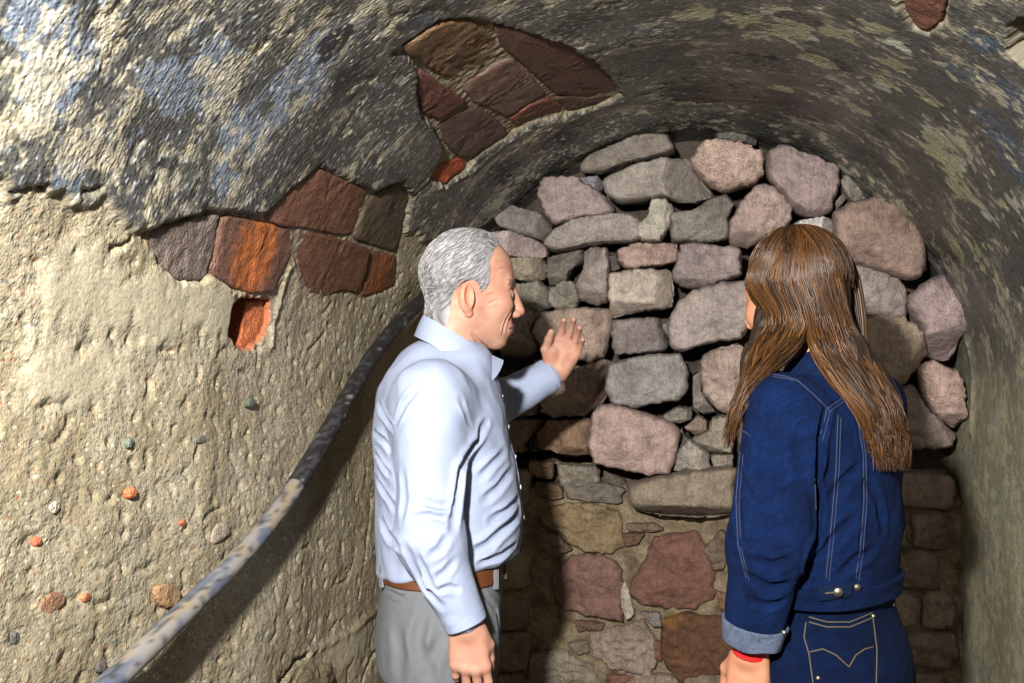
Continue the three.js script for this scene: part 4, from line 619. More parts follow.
  const shirt0 = (x, y, z) => { const a = sleeves[0](x, y, z), t = torso(x, y, z), k = y > 1.33 ? 0.05 : lerp(0.012, 0.05, sstep(1.2, 1.33, y)); return smin(smin(smax(t, 1.035 + 0.13 * (x - 0.1) + 0.004 * noise(x * 25, 1, z * 25) - y, 0.012), a, k), sleeves[1](x, y, z), 0.04); };
  const W = (L, dep, w) => [fr.path(shirt0, L, 5), dep, w];
  const shirt1 = folded(shirt0, [
    W([487, 424, 470, 447, 460, 470, 457, 500, 453, 528], 0.016, 0.009), W([418, 387, 404, 404, 394, 424], 0.008, 0.007), W([378, 404, 386, 416, 392, 430], 0.008, 0.007), W([374, 432, 384, 441, 391, 450], 0.007, 0.007), W([376, 455, 383, 466, 390, 474], 0.008, 0.007), W([376, 478, 384, 494, 394, 508], 0.008, 0.008), W([380, 520, 388, 535, 400, 548], 0.007, 0.008),
    W([520, 512, 505, 528, 488, 545, 470, 556], 0.011, 0.01), W([519, 500, 505, 512, 492, 520], 0.009, 0.008), W([512, 470, 498, 488, 484, 500], 0.007, 0.009), W([515, 545, 500, 556, 480, 562], 0.008, 0.007), W([505, 452, 494, 462, 480, 478], 0.006, 0.008),
    W([404, 545, 414, 566, 426, 588, 441, 606], 0.009, 0.008), W([414, 552, 424, 570, 436, 594], 0.006, 0.008), W([409, 519, 428, 516, 450, 520], 0.006, 0.007), W([438, 590, 450, 587, 458, 590], 0.006, 0.006), W([420, 500, 436, 506, 452, 505], 0.005, 0.007), W([448, 536, 440, 550, 430, 556], 0.006, 0.008), W([455, 560, 446, 572, 436, 578], 0.005, 0.007), W([402, 470, 404, 500, 402, 520], 0.005, 0.008), W([460, 400, 466, 414, 472, 424], 0.005, 0.007),
  ]);
  const shirt = (x, y, z) => { let d = shirt1(x, y, z); if (d > 0.05 || d < -0.05) return d; d -= 0.0045 * noise(x * 11, y * 16, z * 11) + 0.003 * noise(x * 26, y * 20 + x * 9, z * 26); if (Math.abs(z) < 0.017 && x > 0.02 && y < 1.44) d -= 0.003; return d; };
  const SHIRT = lin(149, 160, 187), shirtCol = (x, y, z) => { const k = 1 + 0.05 * noise(x * 30, y * 30, z * 30); return [SHIRT[0] * k, SHIRT[1] * k, SHIRT[2] * k]; };
  const shirtMat = cloth({ n: 110, b: 0.0004 });
  const shirtMesh = mesh('shirt', meshField(shirt, [-0.25, 0.92, -0.56], [0.36, 1.53, 0.34], 0.0048, shirtCol), shirtMat, man);
  for (let i = 0; i < 2; i++) { // cuffs
    const a = [0, 1, 2].map((k) => lerp(el[i][k], wr[i][k], 0.7)), b = [0, 1, 2].map((k) => lerp(el[i][k], wr[i][k], i ? 1.0 : 1.02)), ax = unit([b[0] - a[0], b[1] - a[1], b[2] - a[2]]), c = cap(a, b, 0.043, 0.039);
    const f = (x, y, z) => { const t = (x - b[0]) * ax[0] + (y - b[1]) * ax[1] + (z - b[2]) * ax[2], u = (x - a[0]) * ax[0] + (y - a[1]) * ax[1] + (z - a[2]) * ax[2]; const shell = Math.abs(c(x, y, z) - 0.001 * noise(x * 60, y * 60, z * 60)) - 0.0022; return smax(shell, Math.max(t, -u), 0.002); };
    mesh('cuff', meshField(f, [0, 1, 2].map((k) => Math.min(a[k], b[k]) - 0.06), [0, 1, 2].map((k) => Math.max(a[k], b[k]) + 0.06), 0.0028, shirtCol), shirtMat, man);
  }
  { // collar: a stand that folds over, open at the throat
    const pos = [], idx = [], N = 64, top = (p) => [0.02 + 0.067 * Math.cos(p), 1.513 - 0.042 * Math.cos(p), 0.067 * Math.sin(p)];
    const M = 7; for (let i = 0; i <= N; i++) { const p = lerp(0.2, 2 * Math.PI - 0.2, i / N), q = Math.min(p, 2 * Math.PI - p), tp = top(p), o = [Math.cos(p), 0, Math.sin(p)], fall = q < 0.95 ? lerp(0.012, 0.082, (q - 0.2) / 0.75) : lerp(0.082, 0.042, sstep(0.95, 2.2, q)), out = 0.03 - 0.012 * sstep(1, 3, q);
      const row = [[-0.004, -0.045, 0], [-0.001, -0.02, 0], [0, 0, 0], [0.004, 0.003, 0], [0.5, -0.45, 1], [1, -1, 1], [0.92, -1, 1]];
      row.forEach(([a, b, s]) => { const dx = s ? 0.006 + out * a : a, dy = s ? fall * b : b; pos.push(tp[0] + o[0] * dx + (s ? 0.12 * -b * fall * 0 : 0), tp[1] + dy, tp[2] + o[2] * dx); });
      if (i) for (let j = 0; j < M - 1; j++) { const a = (i - 1) * M + j, b = a + 1, c = a + M, e = c + 1; idx.push(a, c, b, b, c, e); } }
    const g = geo(pos, idx, pos.flatMap((v, i) => (i % 3 === 2 ? [] : [v])), null); mesh('collar', paintAll(g, SHIRT), shirtMat, man);
    for (let i = 0; i < 6; i++) { const y = 1.38 - i * 0.065; let x = 0.3; while (x > 0 && shirt(x, y, 0) > 0) x -= 0.001; const b = mesh('button', new THREE.CylinderGeometry(0.0055, 0.0055, 0.003, 16).rotateZ(Math.PI / 2), new THREE.MeshStandardMaterial({ color: 0xe8e6e2, roughness: 0.35 }), shirtMesh); b.position.set(x + 0.001, y, 0); }
  }
  // trousers, belt, shoes
  const hips = loft([[0.76, -0.14, 0.11, 0.17], [0.84, -0.152, 0.115, 0.178], [0.9, -0.15, 0.118, 0.176], [0.97, -0.142, 0.118, 0.168], [1.035, -0.136, 0.116, 0.158]], 2.3);
  const leg = legs.map((L, i) => join(0.03, cap(L[0], L[1], 0.105, 0.085), cap(L[1], [L[2][0], 0.08, L[2][2]], 0.085, 0.08)));
  const tr0 = (x, y, z) => smin(smax(hips(x, y, z), 0.8 - y + 0.25 * 0, 0.03), smin(leg[0](x, y, z), leg[1](x, y, z), 0.012), 0.04);
  const TW = (L, dep, w) => [fr.path(tr0, L, 5), dep, w];
  const tr1 = folded(tr0, [TW([384, 588, 394, 594, 406, 599], 0.007, 0.004), TW([424, 612, 418, 640, 424, 672], 0.008, 0.012), TW([440, 640, 430, 660, 428, 683], 0.007, 0.012), TW([396, 625, 400, 655, 398, 683], 0.006, 0.014), TW([480, 590, 496, 610, 500, 635], 0.006, 0.006)]);
  const trousers = (x, y, z) => { const d = tr1(x, y, z); return Math.abs(d) > 0.05 ? d : Math.max(d - 0.003 * noise(x * 12, y * 8, z * 12) - 0.004 * (y < 0.25 ? noise(x * 14, y * 30, z * 14) : 0), 0.03 - y, y - 1.028); };
  const trouserMesh = mesh('trousers', meshField(trousers, [-0.26, 0, -0.3], [0.24, 1.06, 0.3], 0.007, flatCol(lin(108, 112, 118), 0.08, 70)), cloth({ n: 80 }), man);
  const beltF = (x, y, z) => smax(Math.abs(hips(x, Math.min(y, 1.02), z) - 0.003) - 0.003, Math.abs(y - 1.018) - 0.017, 0.003);
  const belt = mesh('belt', meshField(beltF, [-0.2, 0.985, -0.22], [0.2, 1.05, 0.22], 0.0035, flatCol(lin(92, 52, 26), 0.15, 60)), new THREE.MeshStandardMaterial({ vertexColors: true, roughness: 0.5 }), man); belt.userData.label = 'brown leather belt';
  { const s = new THREE.Shape(); s.moveTo(-0.023, -0.02); s.lineTo(0.023, -0.02); s.lineTo(0.023, 0.02); s.lineTo(-0.023, 0.02); const h = new THREE.Path(); h.moveTo(-0.017, -0.014); h.lineTo(-0.017, 0.014); h.lineTo(0.017, 0.014); h.lineTo(0.017, -0.014); s.holes.push(h); const b = mesh('buckle', new THREE.ExtrudeGeometry(s, { depth: 0.004, bevelSize: 0.001, bevelThickness: 0.001, bevelSegments: 2 }).rotateY(Math.PI / 2), new THREE.MeshStandardMaterial({ color: 0xc8c8cc, roughness: 0.25, metalness: 1 }), belt); b.position.set(0.122, 1.018, 0.02); }
  for (const [x, z] of [[0.09, 0.1], [-0.04, 0.158], [-0.12, 0.07], [0.09, -0.1]]) { const m = mesh('belt_loop', new THREE.BoxGeometry(0.006, 0.046, 0.011), trouserMesh.material, trouserMesh); paintAll(m.geometry, lin(122, 126, 132)); let k = 1; while (k < 1.6 && hips(x * k, 0.99, z * k) < 0.007) k += 0.01; while (k > 0.5 && hips(x * k, 0.99, z * k) > 0.007) k -= 0.01; m.position.set(x * k, 1.015, z * k); m.rotation.y = Math.atan2(-z, x); }
  legs.forEach((L) => { const x0 = L[2][0], z0 = L[2][2], up = join(0.03, cap([x0 - 0.03, 0.05, z0], [x0 + 0.06, 0.05, z0], 0.043, 0.043), cap([x0 + 0.06, 0.045, z0], [x0 + 0.17, 0.036, z0], 0.044, 0.034), cap([x0, 0.06, z0], [x0, 0.12, z0], 0.045, 0.045)); const f = (x, y, z) => smax(up(x, y, z), 0.012 - y, 0.006); const s = mesh('shoe', meshField(f, [x0 - 0.1, 0, z0 - 0.08], [x0 + 0.25, 0.18, z0 + 0.08], 0.006, flatCol(lin(74, 48, 32), 0.1, 40)), new THREE.MeshStandardMaterial({ vertexColors: true, roughness: 0.4 }), man); mesh('sole', meshField((x, y, z) => smax(up(x, 0.04, z) - 0.003, Math.max(-y, y - 0.014), 0.004), [x0 - 0.1, -0.012, z0 - 0.08], [x0 + 0.25, 0.03, z0 + 0.08], 0.005, flatCol(lin(40, 32, 26), 0.1, 40)), s.material, s); });
  // short grey hair, combed back
  const scalp = headField(1), HAIRLINE = [0.09, 0.13, 0.078, 0.098, 0.062, 0.084, 0.044, 0.066, 0.032, 0.045, 0.034, 0.02, 0.033, 0, 0.025, -0.018, 0.01, -0.022, 0.002, -0.006, -0.012, 0.003, -0.03, -0.002, -0.042, -0.03, -0.046, -0.075, -0.052, -0.1, -0.12, -0.11, -0.14, 0.05, -0.06, 0.15], inHair = (q) => -polyDist(HAIRLINE, q[0], q[1]);
  const GREY = lin(152, 152, 155), GREY2 = lin(92, 90, 90), shellF = turned((x, y, z) => { const d = scalp(x, y, z); if (d > 0.05) return d; const q = [x, y, z], m = inHair(q), th = 0.008 * sstep(-0.004, 0.035, m) - 0.012 * sstep(0.004, -0.006, m); const s = noise(x * 25 + y * 30, y * 22, z * 70) * 0.0025 + noise(x * 40, y * 40, z * 160) * 0.0012; const az = Math.abs(z); return (az > 0.08 && y < 0 ? d + 0.01 : d - th - (th > 0 ? s : 0)); }, HC, 12 * Math.PI / 180, -0.03);
  const hair = mesh('hair', meshField(shellF.f, [-0.14, 1.46, -0.13], [0.21, 1.77, 0.13], 0.0034, (x, y, z) => { const q = head.into(x, y, z), n = noise(q[0] * 30 + q[1] * 20, q[1] * 30, q[2] * 110); return inHair(q) < -0.003 ? SK : mix3(GREY2, GREY, clamp(0.5 + n)); }), new THREE.MeshStandardMaterial({ vertexColors: true, roughness: 0.65 }), man);
  hair.userData.label = 'short grey hair combed back';
  const out = { pos: [], col: [], idx: [] };
  for (let n = 0, tries = 0; n < 1500 && tries < 9000; tries++) {
    const a = rr(-1, 1) * Math.PI, b = Math.asin(rr(-0.98, 1)); let p = [0.09 * Math.cos(b) * Math.cos(a), 0.022 + 0.09 * Math.sin(b), 0.08 * Math.cos(b) * Math.sin(a)]; const e = 0.001, grad3 = (q) => { const g = [scalp(q[0] + e, q[1], q[2]) - scalp(q[0] - e, q[1], q[2]), scalp(q[0], q[1] + e, q[2]) - scalp(q[0], q[1] - e, q[2]), scalp(q[0], q[1], q[2] + e) - scalp(q[0], q[1], q[2] - e)], l = Math.hypot(...g) || 1; return g.map((v) => v / l); };
    const lay = (q, h) => { for (let i = 0; i < 3; i++) { const d = scalp(...q) - h, g = grad3(q); q = q.map((v, k) => v - g[k] * d); } return q; };
    p = lay(p, 0.003); if (inHair(p) < 0.004) continue; n++;
    const pts = [], steps_ = 5, L = rr(0.007, 0.011), wob = [rr(-0.25, 0.25), rr(-0.25, 0.25), rr(-0.3, 0.3)];
    for (let i = 0; i < steps_; i++) { pts.push(V(...head.out(...p))); const g = grad3(p), side = sstep(0.03, 0.075, Math.abs(p[2])); let v = [-1 + wob[0], (p[0] > 0.03 && p[1] > 0.06 ? 0.45 : -0.55 - 0.35 * side) + wob[1], wob[2] + (p[1] > 0.08 ? 0.5 * Math.sign(p[2]) : 0)]; const k = v[0] * g[0] + v[1] * g[1] + v[2] * g[2]; v = unit(v.map((c, m) => c - k * g[m])); p = lay(p.map((c, m) => c + v[m] * L), (0.0025 + 0.005 * sstep(0, 0.04, inHair(p))) + 0.0028 * Math.sin(i * 0.8)); if (inHair(p) < -0.001) break; }
    if (pts.length < 3) continue; const t = rnd(), c = mix3(GREY2, lin(180, 180, 184), t * t * 0.85); lock(out, pts, rr(0.0011, 0.002), mix3(c, GREY, 0.3), 0.7);
  }
  mesh('strands', geo(out.pos, out.idx, null, out.col), new THREE.MeshStandardMaterial({ vertexColors: true, roughness: 0.5 }), hair).userData.kind = 'stuff';
}

// ---------- the woman: back turned, head towards the man, long brown hair, denim jacket and jeans ----------
{
  const wom = thing('person', 'woman with long brown hair in a denim jacket and jeans facing the stones', 'person', V(0.241, 0, -2.05), 144.3 * Math.PI / 180), fr = framed(wom);
  const unit = (v) => { const l = Math.hypot(...v); return v.map((a) => a / l); }, cross = (a, b) => [a[1] * b[2] - a[2] * b[1], a[2] * b[0] - a[0] * b[2], a[0] * b[1] - a[1] * b[0]];
  // x forward, z to her right; index 0 is the left arm, nearest the viewer
  const sh = [[0.0, 1.375, -0.16], [0.0, 1.375, 0.155]], el = [[0.005, 1.15, -0.205], [0.03, 1.14, 0.2]], wr = [[0.045, 0.95, -0.2], [0.16, 0.97, 0.16]];
  const HC = [0.074, 1.6, -0.006], HY = -0.14, head = turned(headField(0.95, 1), HC, HY, -0.08);
  const d1 = unit([0.1, -0.98, 0.02]), b1 = unit([-0.25, 0, -1]), t1 = cross(b1, d1), d2 = unit([0.5, -0.6, -0.3]), b2 = unit([0.3, 0.5, 0.8]), t2 = cross(b2, d2);
  const h1 = handField(wr[0], d1, b1, unit(t1[0] > 0 ? t1 : t1.map((v) => -v)), 0.95, [[0.25, 0.35, 0.25], [0.3, 0.4, 0.3], [0.35, 0.45, 0.3], [0.4, 0.5, 0.35]], 0.05, 0.3);
  const h2 = handField(wr[1], d2, b2, unit(t2[1] > 0 ? t2 : t2.map((v) => -v)), 0.95, [[0.4, 0.5, 0.3], [0.45, 0.5, 0.3], [0.5, 0.5, 0.3], [0.5, 0.5, 0.35]], 0.05, 0.3);
  const legs = [[[0, 0.88, -0.085], [0.02, 0.48, -0.085], [-0.02, 0.09, -0.09]], [[0, 0.88, 0.085], [0.02, 0.48, 0.085], [-0.02, 0.09, 0.09]]];
  const SK = lin(184, 134, 106), SK2 = lin(170, 108, 82), LIP = lin(176, 92, 84), BROW = lin(76, 50, 34);
  const skinCol = (x, y, z) => { const q = head.into(x, y, z), n = noise(x * 45, y * 45, z * 45); let c = mix3(SK, SK2, clamp(0.35 + 0.5 * n)); const az = Math.abs(q[2]); if (y > 1.42 && q[0] > -0.06) { if (q[0] > 0.07 && q[1] < -0.079 && q[1] > -0.103 && az < 0.023) c = mix3(c, LIP, 0.7); if (q[0] > 0.057 && az > 0.01 && az < 0.045 && Math.abs(q[1] - 0.008 + az * 0.05) < 0.004) c = mix3(c, BROW, 0.8); } return c; };
  const core = join(0.03, cap([0, 0.93, 0], [0, 1.3, 0], 0.08, 0.078), cap([0, 1.345, 0.1], [0, 1.345, -0.1], 0.05), cap([0, 1.36, 0], [0.035, 1.48, 0], 0.045), ...[0, 1].flatMap((i) => [cap(sh[i], el[i], 0.036, 0.03), cap(el[i], wr[i], 0.031, 0.022), cap(legs[i][0], legs[i][1], 0.066, 0.045), cap(legs[i][1], legs[i][2], 0.044, 0.03), cap(legs[i][2], [0.08, 0.04, legs[i][2][2]], 0.028, 0.022)]));
  mesh('body', mergeGeometries([meshField(core, [-0.2, 0, -0.32], [0.3, 1.53, 0.32], 0.012, skinCol), meshField(head.f, [-0.1, 1.41, -0.13], [0.23, 1.74, 0.13], 0.003, skinCol), meshField(h1, [-0.07, 0.7, -0.29], [0.19, 1.04, -0.1], 0.003, skinCol), meshField(h2, [0.03, 0.76, -0.02], [0.36, 1.08, 0.28], 0.0035, skinCol)]), skinMat, wom);
  for (const s of [-1, 1]) { const g = paintAll(new THREE.SphereGeometry(0.0117, 20, 14), lin(215, 208, 200)), p = g.attributes.position, a = g.attributes.color; for (let i = 0; i < p.count; i++) { const r = Math.hypot(p.getY(i), p.getZ(i)); if (p.getX(i) > 0 && r < 0.0056) a.setXYZ(i, ...lin(46, 30, 20)); } const e = mesh('eye', g, new THREE.MeshStandardMaterial({ vertexColors: true, roughness: 0.2 }), wom); e.position.set(...head.out(0.0765, -0.022, 0.0304 * s)); e.rotation.y = HY; }
  // jacket
  const torso = loft([[1.03, -0.1, 0.095, 0.152], [1.06, -0.106, 0.1, 0.156], [1.12, -0.112, 0.108, 0.157], [1.2, -0.113, 0.118, 0.16], [1.28, -0.11, 0.116, 0.164], [1.34, -0.106, 0.1, 0.16], [1.385, -0.095, 0.085, 0.142], [1.42, -0.076, 0.07, 0.108], [1.455, -0.05, 0.06, 0.075], [1.475, -0.035, 0.055, 0.06]], 2.3);
  const sleeves = [0, 1].map((i) => { const e = [0, 1, 2].map((k) => lerp(el[i][k], wr[i][k], 0.78)), a = cap(sh[i], el[i], 0.07, 0.066), b = cap(el[i], e, 0.066, 0.052); return (x, y, z) => smin(a(x, y, z), b(x, y, z), 0.03); });
  const jk0 = (x, y, z) => { const k = lerp(0.012, 0.045, sstep(1.22, 1.34, y)); return smin(smin(torso(x, y, z), sleeves[0](x, y, z), k), sleeves[1](x, y, z), k); };
  const W = (L, dep, w) => [fr.path(jk0, L, 5), dep, w];
  const YOKE = [770, 374, 784, 376, 797, 380, 813, 394, 827, 408], YOKE2 = [827, 409, 841, 399, 856, 390, 874, 386], ARM = [827, 409, 824, 422, 819, 440, 817, 462, 815, 480, 816, 510], PANEL = [852, 402, 859, 427, 863, 453, 864, 500, 860, 550, 856, 578], SIDE = [838, 415, 836, 470, 830, 540, 826, 578];
  const jk1 = folded(jk0, [W(ARM.concat([812, 545, 803, 580]), 0.016, 0.009), W(YOKE, 0.003, 0.004), W(YOKE2, 0.003, 0.004), W(PANEL, 0.003, 0.004), W([740, 470, 738, 520, 744, 556], 0.007, 0.008), W([734, 455, 742, 480, 752, 500], 0.006, 0.009), W([752, 560, 772, 566, 792, 560], 0.008, 0.009), W([745, 575, 768, 588, 790, 584], 0.008, 0.009), W([730, 540, 748, 546, 764, 540], 0.006, 0.008), W([760, 520, 780, 530, 798, 526], 0.005, 0.01), W([748, 600, 766, 606, 784, 602], 0.006, 0.007), W([832, 500, 846, 480, 860, 466], 0.008, 0.01), W([826, 550, 842, 530, 858, 518], 0.008, 0.01), W([840, 575, 856, 560, 874, 552], 0.008, 0.009), W([868, 480, 878, 500, 884, 530], 0.007, 0.01), W([790, 420, 800, 450, 800, 480], 0.004, 0.012)]);
  const jacket = (x, y, z) => { const d = jk1(x, y, z); return Math.abs(d) > 0.05 ? d : d - 0.0035 * noise(x * 13, y * 15, z * 13) - 0.0018 * noise(x * 34, y * 34, z * 34); };
  const DENIM = lin(13, 44, 98), DENIM2 = lin(8, 29, 70), denimCol = (k0) => (x, y, z) => { const n = fbm(x * 22, y * 22, z * 22, 3), m = noise(x * 210, y * 210, z * 210), s = noise(x * 90, y * 20, z * 90), k = k0 * (1 + 0.22 * m + 0.15 * s); const c = mix3(DENIM2, DENIM, clamp(0.5 + 0.9 * n)); return [c[0] * k, c[1] * k, c[2] * k]; };
  const twill = tile(dataTexture(256, 256, (u, v, i, j) => { const w = (f, z) => tnoise(u * f, v * f, f, z), k = 0.84 + 0.1 * w(6, 1) + 0.12 * w(24, 2) + 0.2 * w(70, 3) + 0.1 * (((i + j) >> 1) % 3 === 0 ? 1 : -0.5); return [k, k, k]; }, true)); twill.repeat.set(14, 14);
  const denimMat = cloth({ n: 70, b: 0.0012, map: twill }); denimMat.specularIntensity = 0.25; const jm = mesh('jacket', meshField(jacket, [-0.2, 0.98, -0.32], [0.26, 1.5, 0.32], 0.0048, denimCol(1)), denimMat, wom);
  const thread = new THREE.MeshStandardMaterial({ color: 0x262e48, roughness: 0.9 }), tan = new THREE.MeshStandardMaterial({ color: 0x4e4637, roughness: 0.9 });
  for (const L of [YOKE, YOKE2, ARM, PANEL, SIDE, [740, 452, 736, 500, 738, 545, 746, 578], [735, 428, 742, 430, 748, 434]]) { stitched(jm, 'seam', fr, jacket, L, 0.0012, thread); stitched(jm, 'seam', fr, jacket, L.map((v, i) => v + (i % 2 ? 2.5 : 3)), 0.0009, thread); }
  { // waistband with buttoned tab
    const band = (x, y, z) => smax(Math.abs(torso(x, Math.max(y, 1.045), z) - 0.003) - 0.005, Math.abs(y - 1.046) - 0.019, 0.004);
    const bm = mesh('waistband', meshField(band, [-0.16, 1.01, -0.2], [0.16, 1.09, 0.2], 0.004, denimCol(0.85)), denimMat, jm);
    stitched(bm, 'seam', fr, band, [816, 585, 840, 582, 866, 576, 884, 571], 0.0012, thread);
    const c = fr.path(band, [818, 594, 828, 593, 838, 591.5, 848, 590], 2); if (c.length > 3) { const g = new THREE.TubeGeometry(new THREE.CatmullRomCurve3(c.map((p) => V(...p))), 20, 0.0135, 10); const p = g.attributes.position; for (let i = 0; i < p.count; i++) { const x = p.getX(i), y = p.getY(i), z = p.getZ(i), t = band(x, 1.046, z); if (t > 0.004) { const k = (t - 0.004) / Math.hypot(x, z); p.setXYZ(i, x * (1 - k), y, z * (1 - k)); } } g.computeVertexNormals(); mesh('waist_tab', paintAll(g, lin(20, 38, 74)), denimMat, bm); }
    for (const [px, py, r] of [[838, 592, 0.0085], [857, 587, 0.0065]]) { const q = fr.strike((x, y, z) => band(x, y, z) - 0.004, px, py); if (q) { const b = mesh('button', new THREE.LatheGeometry([[0, 0.006], [r * 0.35, 0.006], [r * 0.5, 0.0045], [r * 0.8, 0.005], [r, 0.003], [r, 0]].map((v) => new THREE.Vector2(...v)), 24).rotateX(Math.PI / 2), new THREE.MeshStandardMaterial({ color: 0x6a665e, roughness: 0.45, metalness: 0.9 }), bm); b.position.set(...q); b.lookAt(V(q[0] * 2, q[1], q[2] * 2).applyMatrix4(wom.matrixWorld)); } }
    const hole = fr.path((x, y, z) => band(x, y, z) - 0.005, [825, 593.5, 834, 592.5], 2); if (hole.length > 1) mesh('buttonhole', tubeOn(hole, 0.0016), tan, bm);
  }
  { // turned-back cuff showing the pale inside of the denim
    const a = [0, 1, 2].map((k) => lerp(el[0][k], wr[0][k], 0.72)), b = [0, 1, 2].map((k) => lerp(el[0][k], wr[0][k], 0.92)), ax = unit([b[0] - a[0], b[1] - a[1], b[2] - a[2]]), c = cap(a, b, 0.056, 0.05);
    const f = (x, y, z) => { const t = (x - b[0]) * ax[0] + (y - b[1]) * ax[1] + (z - b[2]) * ax[2] + 0.006 * noise(x * 20, z * 20, 2), u = (x - a[0]) * ax[0] + (y - a[1]) * ax[1] + (z - a[2]) * ax[2]; return smax(Math.abs(c(x, y, z) - 0.003 * noise(x * 24, y * 24, z * 24)) - 0.0035, Math.max(t, -u), 0.004); };
    const cf = mesh('cuff', meshField(f, [-0.06, 0.9, -0.28], [0.13, 1.06, -0.12], 0.003, (x, y, z) => { const k = 1 + 0.15 * noise(x * 180, y * 180, z * 180); return lin(116, 130, 158).map((v) => v * k); }), denimMat, jm); cf.userData.label = 'pale blue turned-back cuff';
    const q = fr.strike(f, 783, 633); if (q) { const m = mesh('button', new THREE.SphereGeometry(0.006, 16, 10).scale(1, 1, 0.6), new THREE.MeshStandardMaterial({ color: 0x78746c, roughness: 0.35, metalness: 0.9 }), cf); m.position.set(...q); }
    const w = [0, 1, 2].map((k) => lerp(el[0][k], wr[0][k], 0.96)), w2 = [0, 1, 2].map((k) => lerp(el[0][k], wr[0][k], 1.04)), wb = cap(w, w2, 0.0285, 0.0275);
    const bandF = (x, y, z) => { const t = (x - w2[0]) * ax[0] + (y - w2[1]) * ax[1] + (z - w2[2]) * ax[2], u = (x - w[0]) * ax[0] + (y - w[1]) * ax[1] + (z - w[2]) * ax[2]; return smax(Math.abs(wb(x, y, z)) - 0.002, Math.max(t, -u), 0.002); };
    mesh('wristband', meshField(bandF, [-0.02, 0.9, -0.27], [0.11, 1.0, -0.14], 0.0026, flatCol(lin(214, 36, 40), 0.04, 60)), new THREE.MeshStandardMaterial({ vertexColors: true, roughness: 0.45 }), wom).userData.label = 'bright red wristband';
  }
  { // collar lying under the hair
    const pos = [], idx = [], N = 48, M = 6; for (let i = 0; i <= N; i++) { const p = lerp(0.35, 2 * Math.PI - 0.35, i / N), o = [Math.cos(p), 0, Math.sin(p)], tp = [0.015 + 0.062 * o[0], 1.475 - 0.03 * o[0], 0.066 * o[2]]; [[0, -0.03], [0, 0], [0.006, 0.002], [0.022, -0.028], [0.034, -0.055], [0.03, -0.057]].forEach(([a, b]) => pos.push(tp[0] + o[0] * a, tp[1] + b, tp[2] + o[2] * a)); if (i) for (let j = 0; j < M - 1; j++) { const a = (i - 1) * M + j, c = a + M; idx.push(a, c, a + 1, a + 1, c, c + 1); } }
    mesh('collar', paintAll(geo(pos, idx, pos.flatMap((v, i) => (i % 3 === 2 ? [] : [v])), null), lin(20, 42, 84)), denimMat, jm);
  }
  // jeans
  const hips = loft([[0.74, -0.12, 0.095, 0.165], [0.8, -0.128, 0.098, 0.172], [0.87, -0.135, 0.1, 0.172], [0.93, -0.124, 0.098, 0.163], [0.99, -0.102, 0.09, 0.148], [1.055, -0.092, 0.086, 0.138]], 2.3);
  const leg = legs.map((L) => join(0.03, cap(L[0], L[1], 0.09, 0.064), cap(L[1], [L[2][0], 0.07, L[2][2]], 0.064, 0.056)));
  const jeans = (x, y, z) => { const d = smin(smax(hips(x, y, z), 0.77 - y, 0.03), smin(leg[0](x, y, z), leg[1](x, y, z), 0.012), 0.04); return Math.abs(d) > 0.05 ? d : Math.max(d - 0.0028 * noise(x * 13, y * 11, z * 13) - 0.0015 * noise(x * 34, y * 34, z * 34), 0.03 - y); };
  const jn = mesh('jeans', meshField(jeans, [-0.2, 0, -0.24], [0.18, 1.08, 0.24], 0.0065, denimCol(0.62)), denimMat, wom);
  const POCKET = [809, 622, 827, 627, 850, 627, 872, 618];
  const pk = stitched(jn, 'pocket_stitching', fr, jeans, POCKET, 0.0014, tan);
  for (const L of [POCKET.map((v, i) => v + (i % 2 ? -5 : 0)), [806, 622, 804, 637, 809, 654, 813, 683, 816, 700], [873, 618, 877, 650, 876, 690], [810, 652, 823, 649, 836, 655, 849, 667], [849, 667, 856, 655, 865, 649, 873, 647], [816, 606, 850, 600, 886, 597]]) stitched(jn, 'pocket_stitching', fr, jeans, L, 0.0013, tan);
  for (const [px, py] of [[873, 616], [818, 678], [893, 605]]) { const q = fr.strike(jeans, px, py); if (q) mesh('rivet', new THREE.SphereGeometry(0.0038, 12, 8), new THREE.MeshStandardMaterial({ color: 0xa89c88, roughness: 0.4, metalness: 0.8 }), jn).position.set(...q); }
  legs.forEach((L) => { const x0 = L[2][0], z0 = L[2][2], up = join(0.03, cap([x0 - 0.02, 0.045, z0], [x0 + 0.05, 0.045, z0], 0.038), cap([x0 + 0.05, 0.04, z0], [x0 + 0.15, 0.032, z0], 0.038, 0.03), cap([x0, 0.05, z0], [x0, 0.11, z0], 0.042)); const s = mesh('shoe', meshField((x, y, z) => smax(up(x, y, z), 0.012 - y, 0.006), [x0 - 0.1, 0, z0 - 0.08], [x0 + 0.22, 0.18, z0 + 0.08], 0.006, flatCol(lin(60, 60, 64), 0.1, 40)), new THREE.MeshStandardMaterial({ vertexColors: true, roughness: 0.6 }), wom); mesh('sole', meshField((x, y, z) => smax(up(x, 0.04, z) - 0.003, Math.max(-y, y - 0.014), 0.004), [x0 - 0.1, -0.012, z0 - 0.08], [x0 + 0.22, 0.03, z0 + 0.08], 0.005, flatCol(lin(190, 188, 184), 0.05, 40)), s.material, s); });
  // hair: an inner mass and many locks that part over the near shoulder
  const BR = [lin(42, 27, 15), lin(62, 39, 19), lin(96, 62, 27), lin(30, 20, 13)], hs = 0.95;
  const dome = turned(ell([-0.012, 0.018, 0], [0.106, 0.102, 0.088]), HC, HY, -0.08);
  const A = (px, py, d) => fr.arr(px, py, d), DL = 1.94, DR = 2.0;
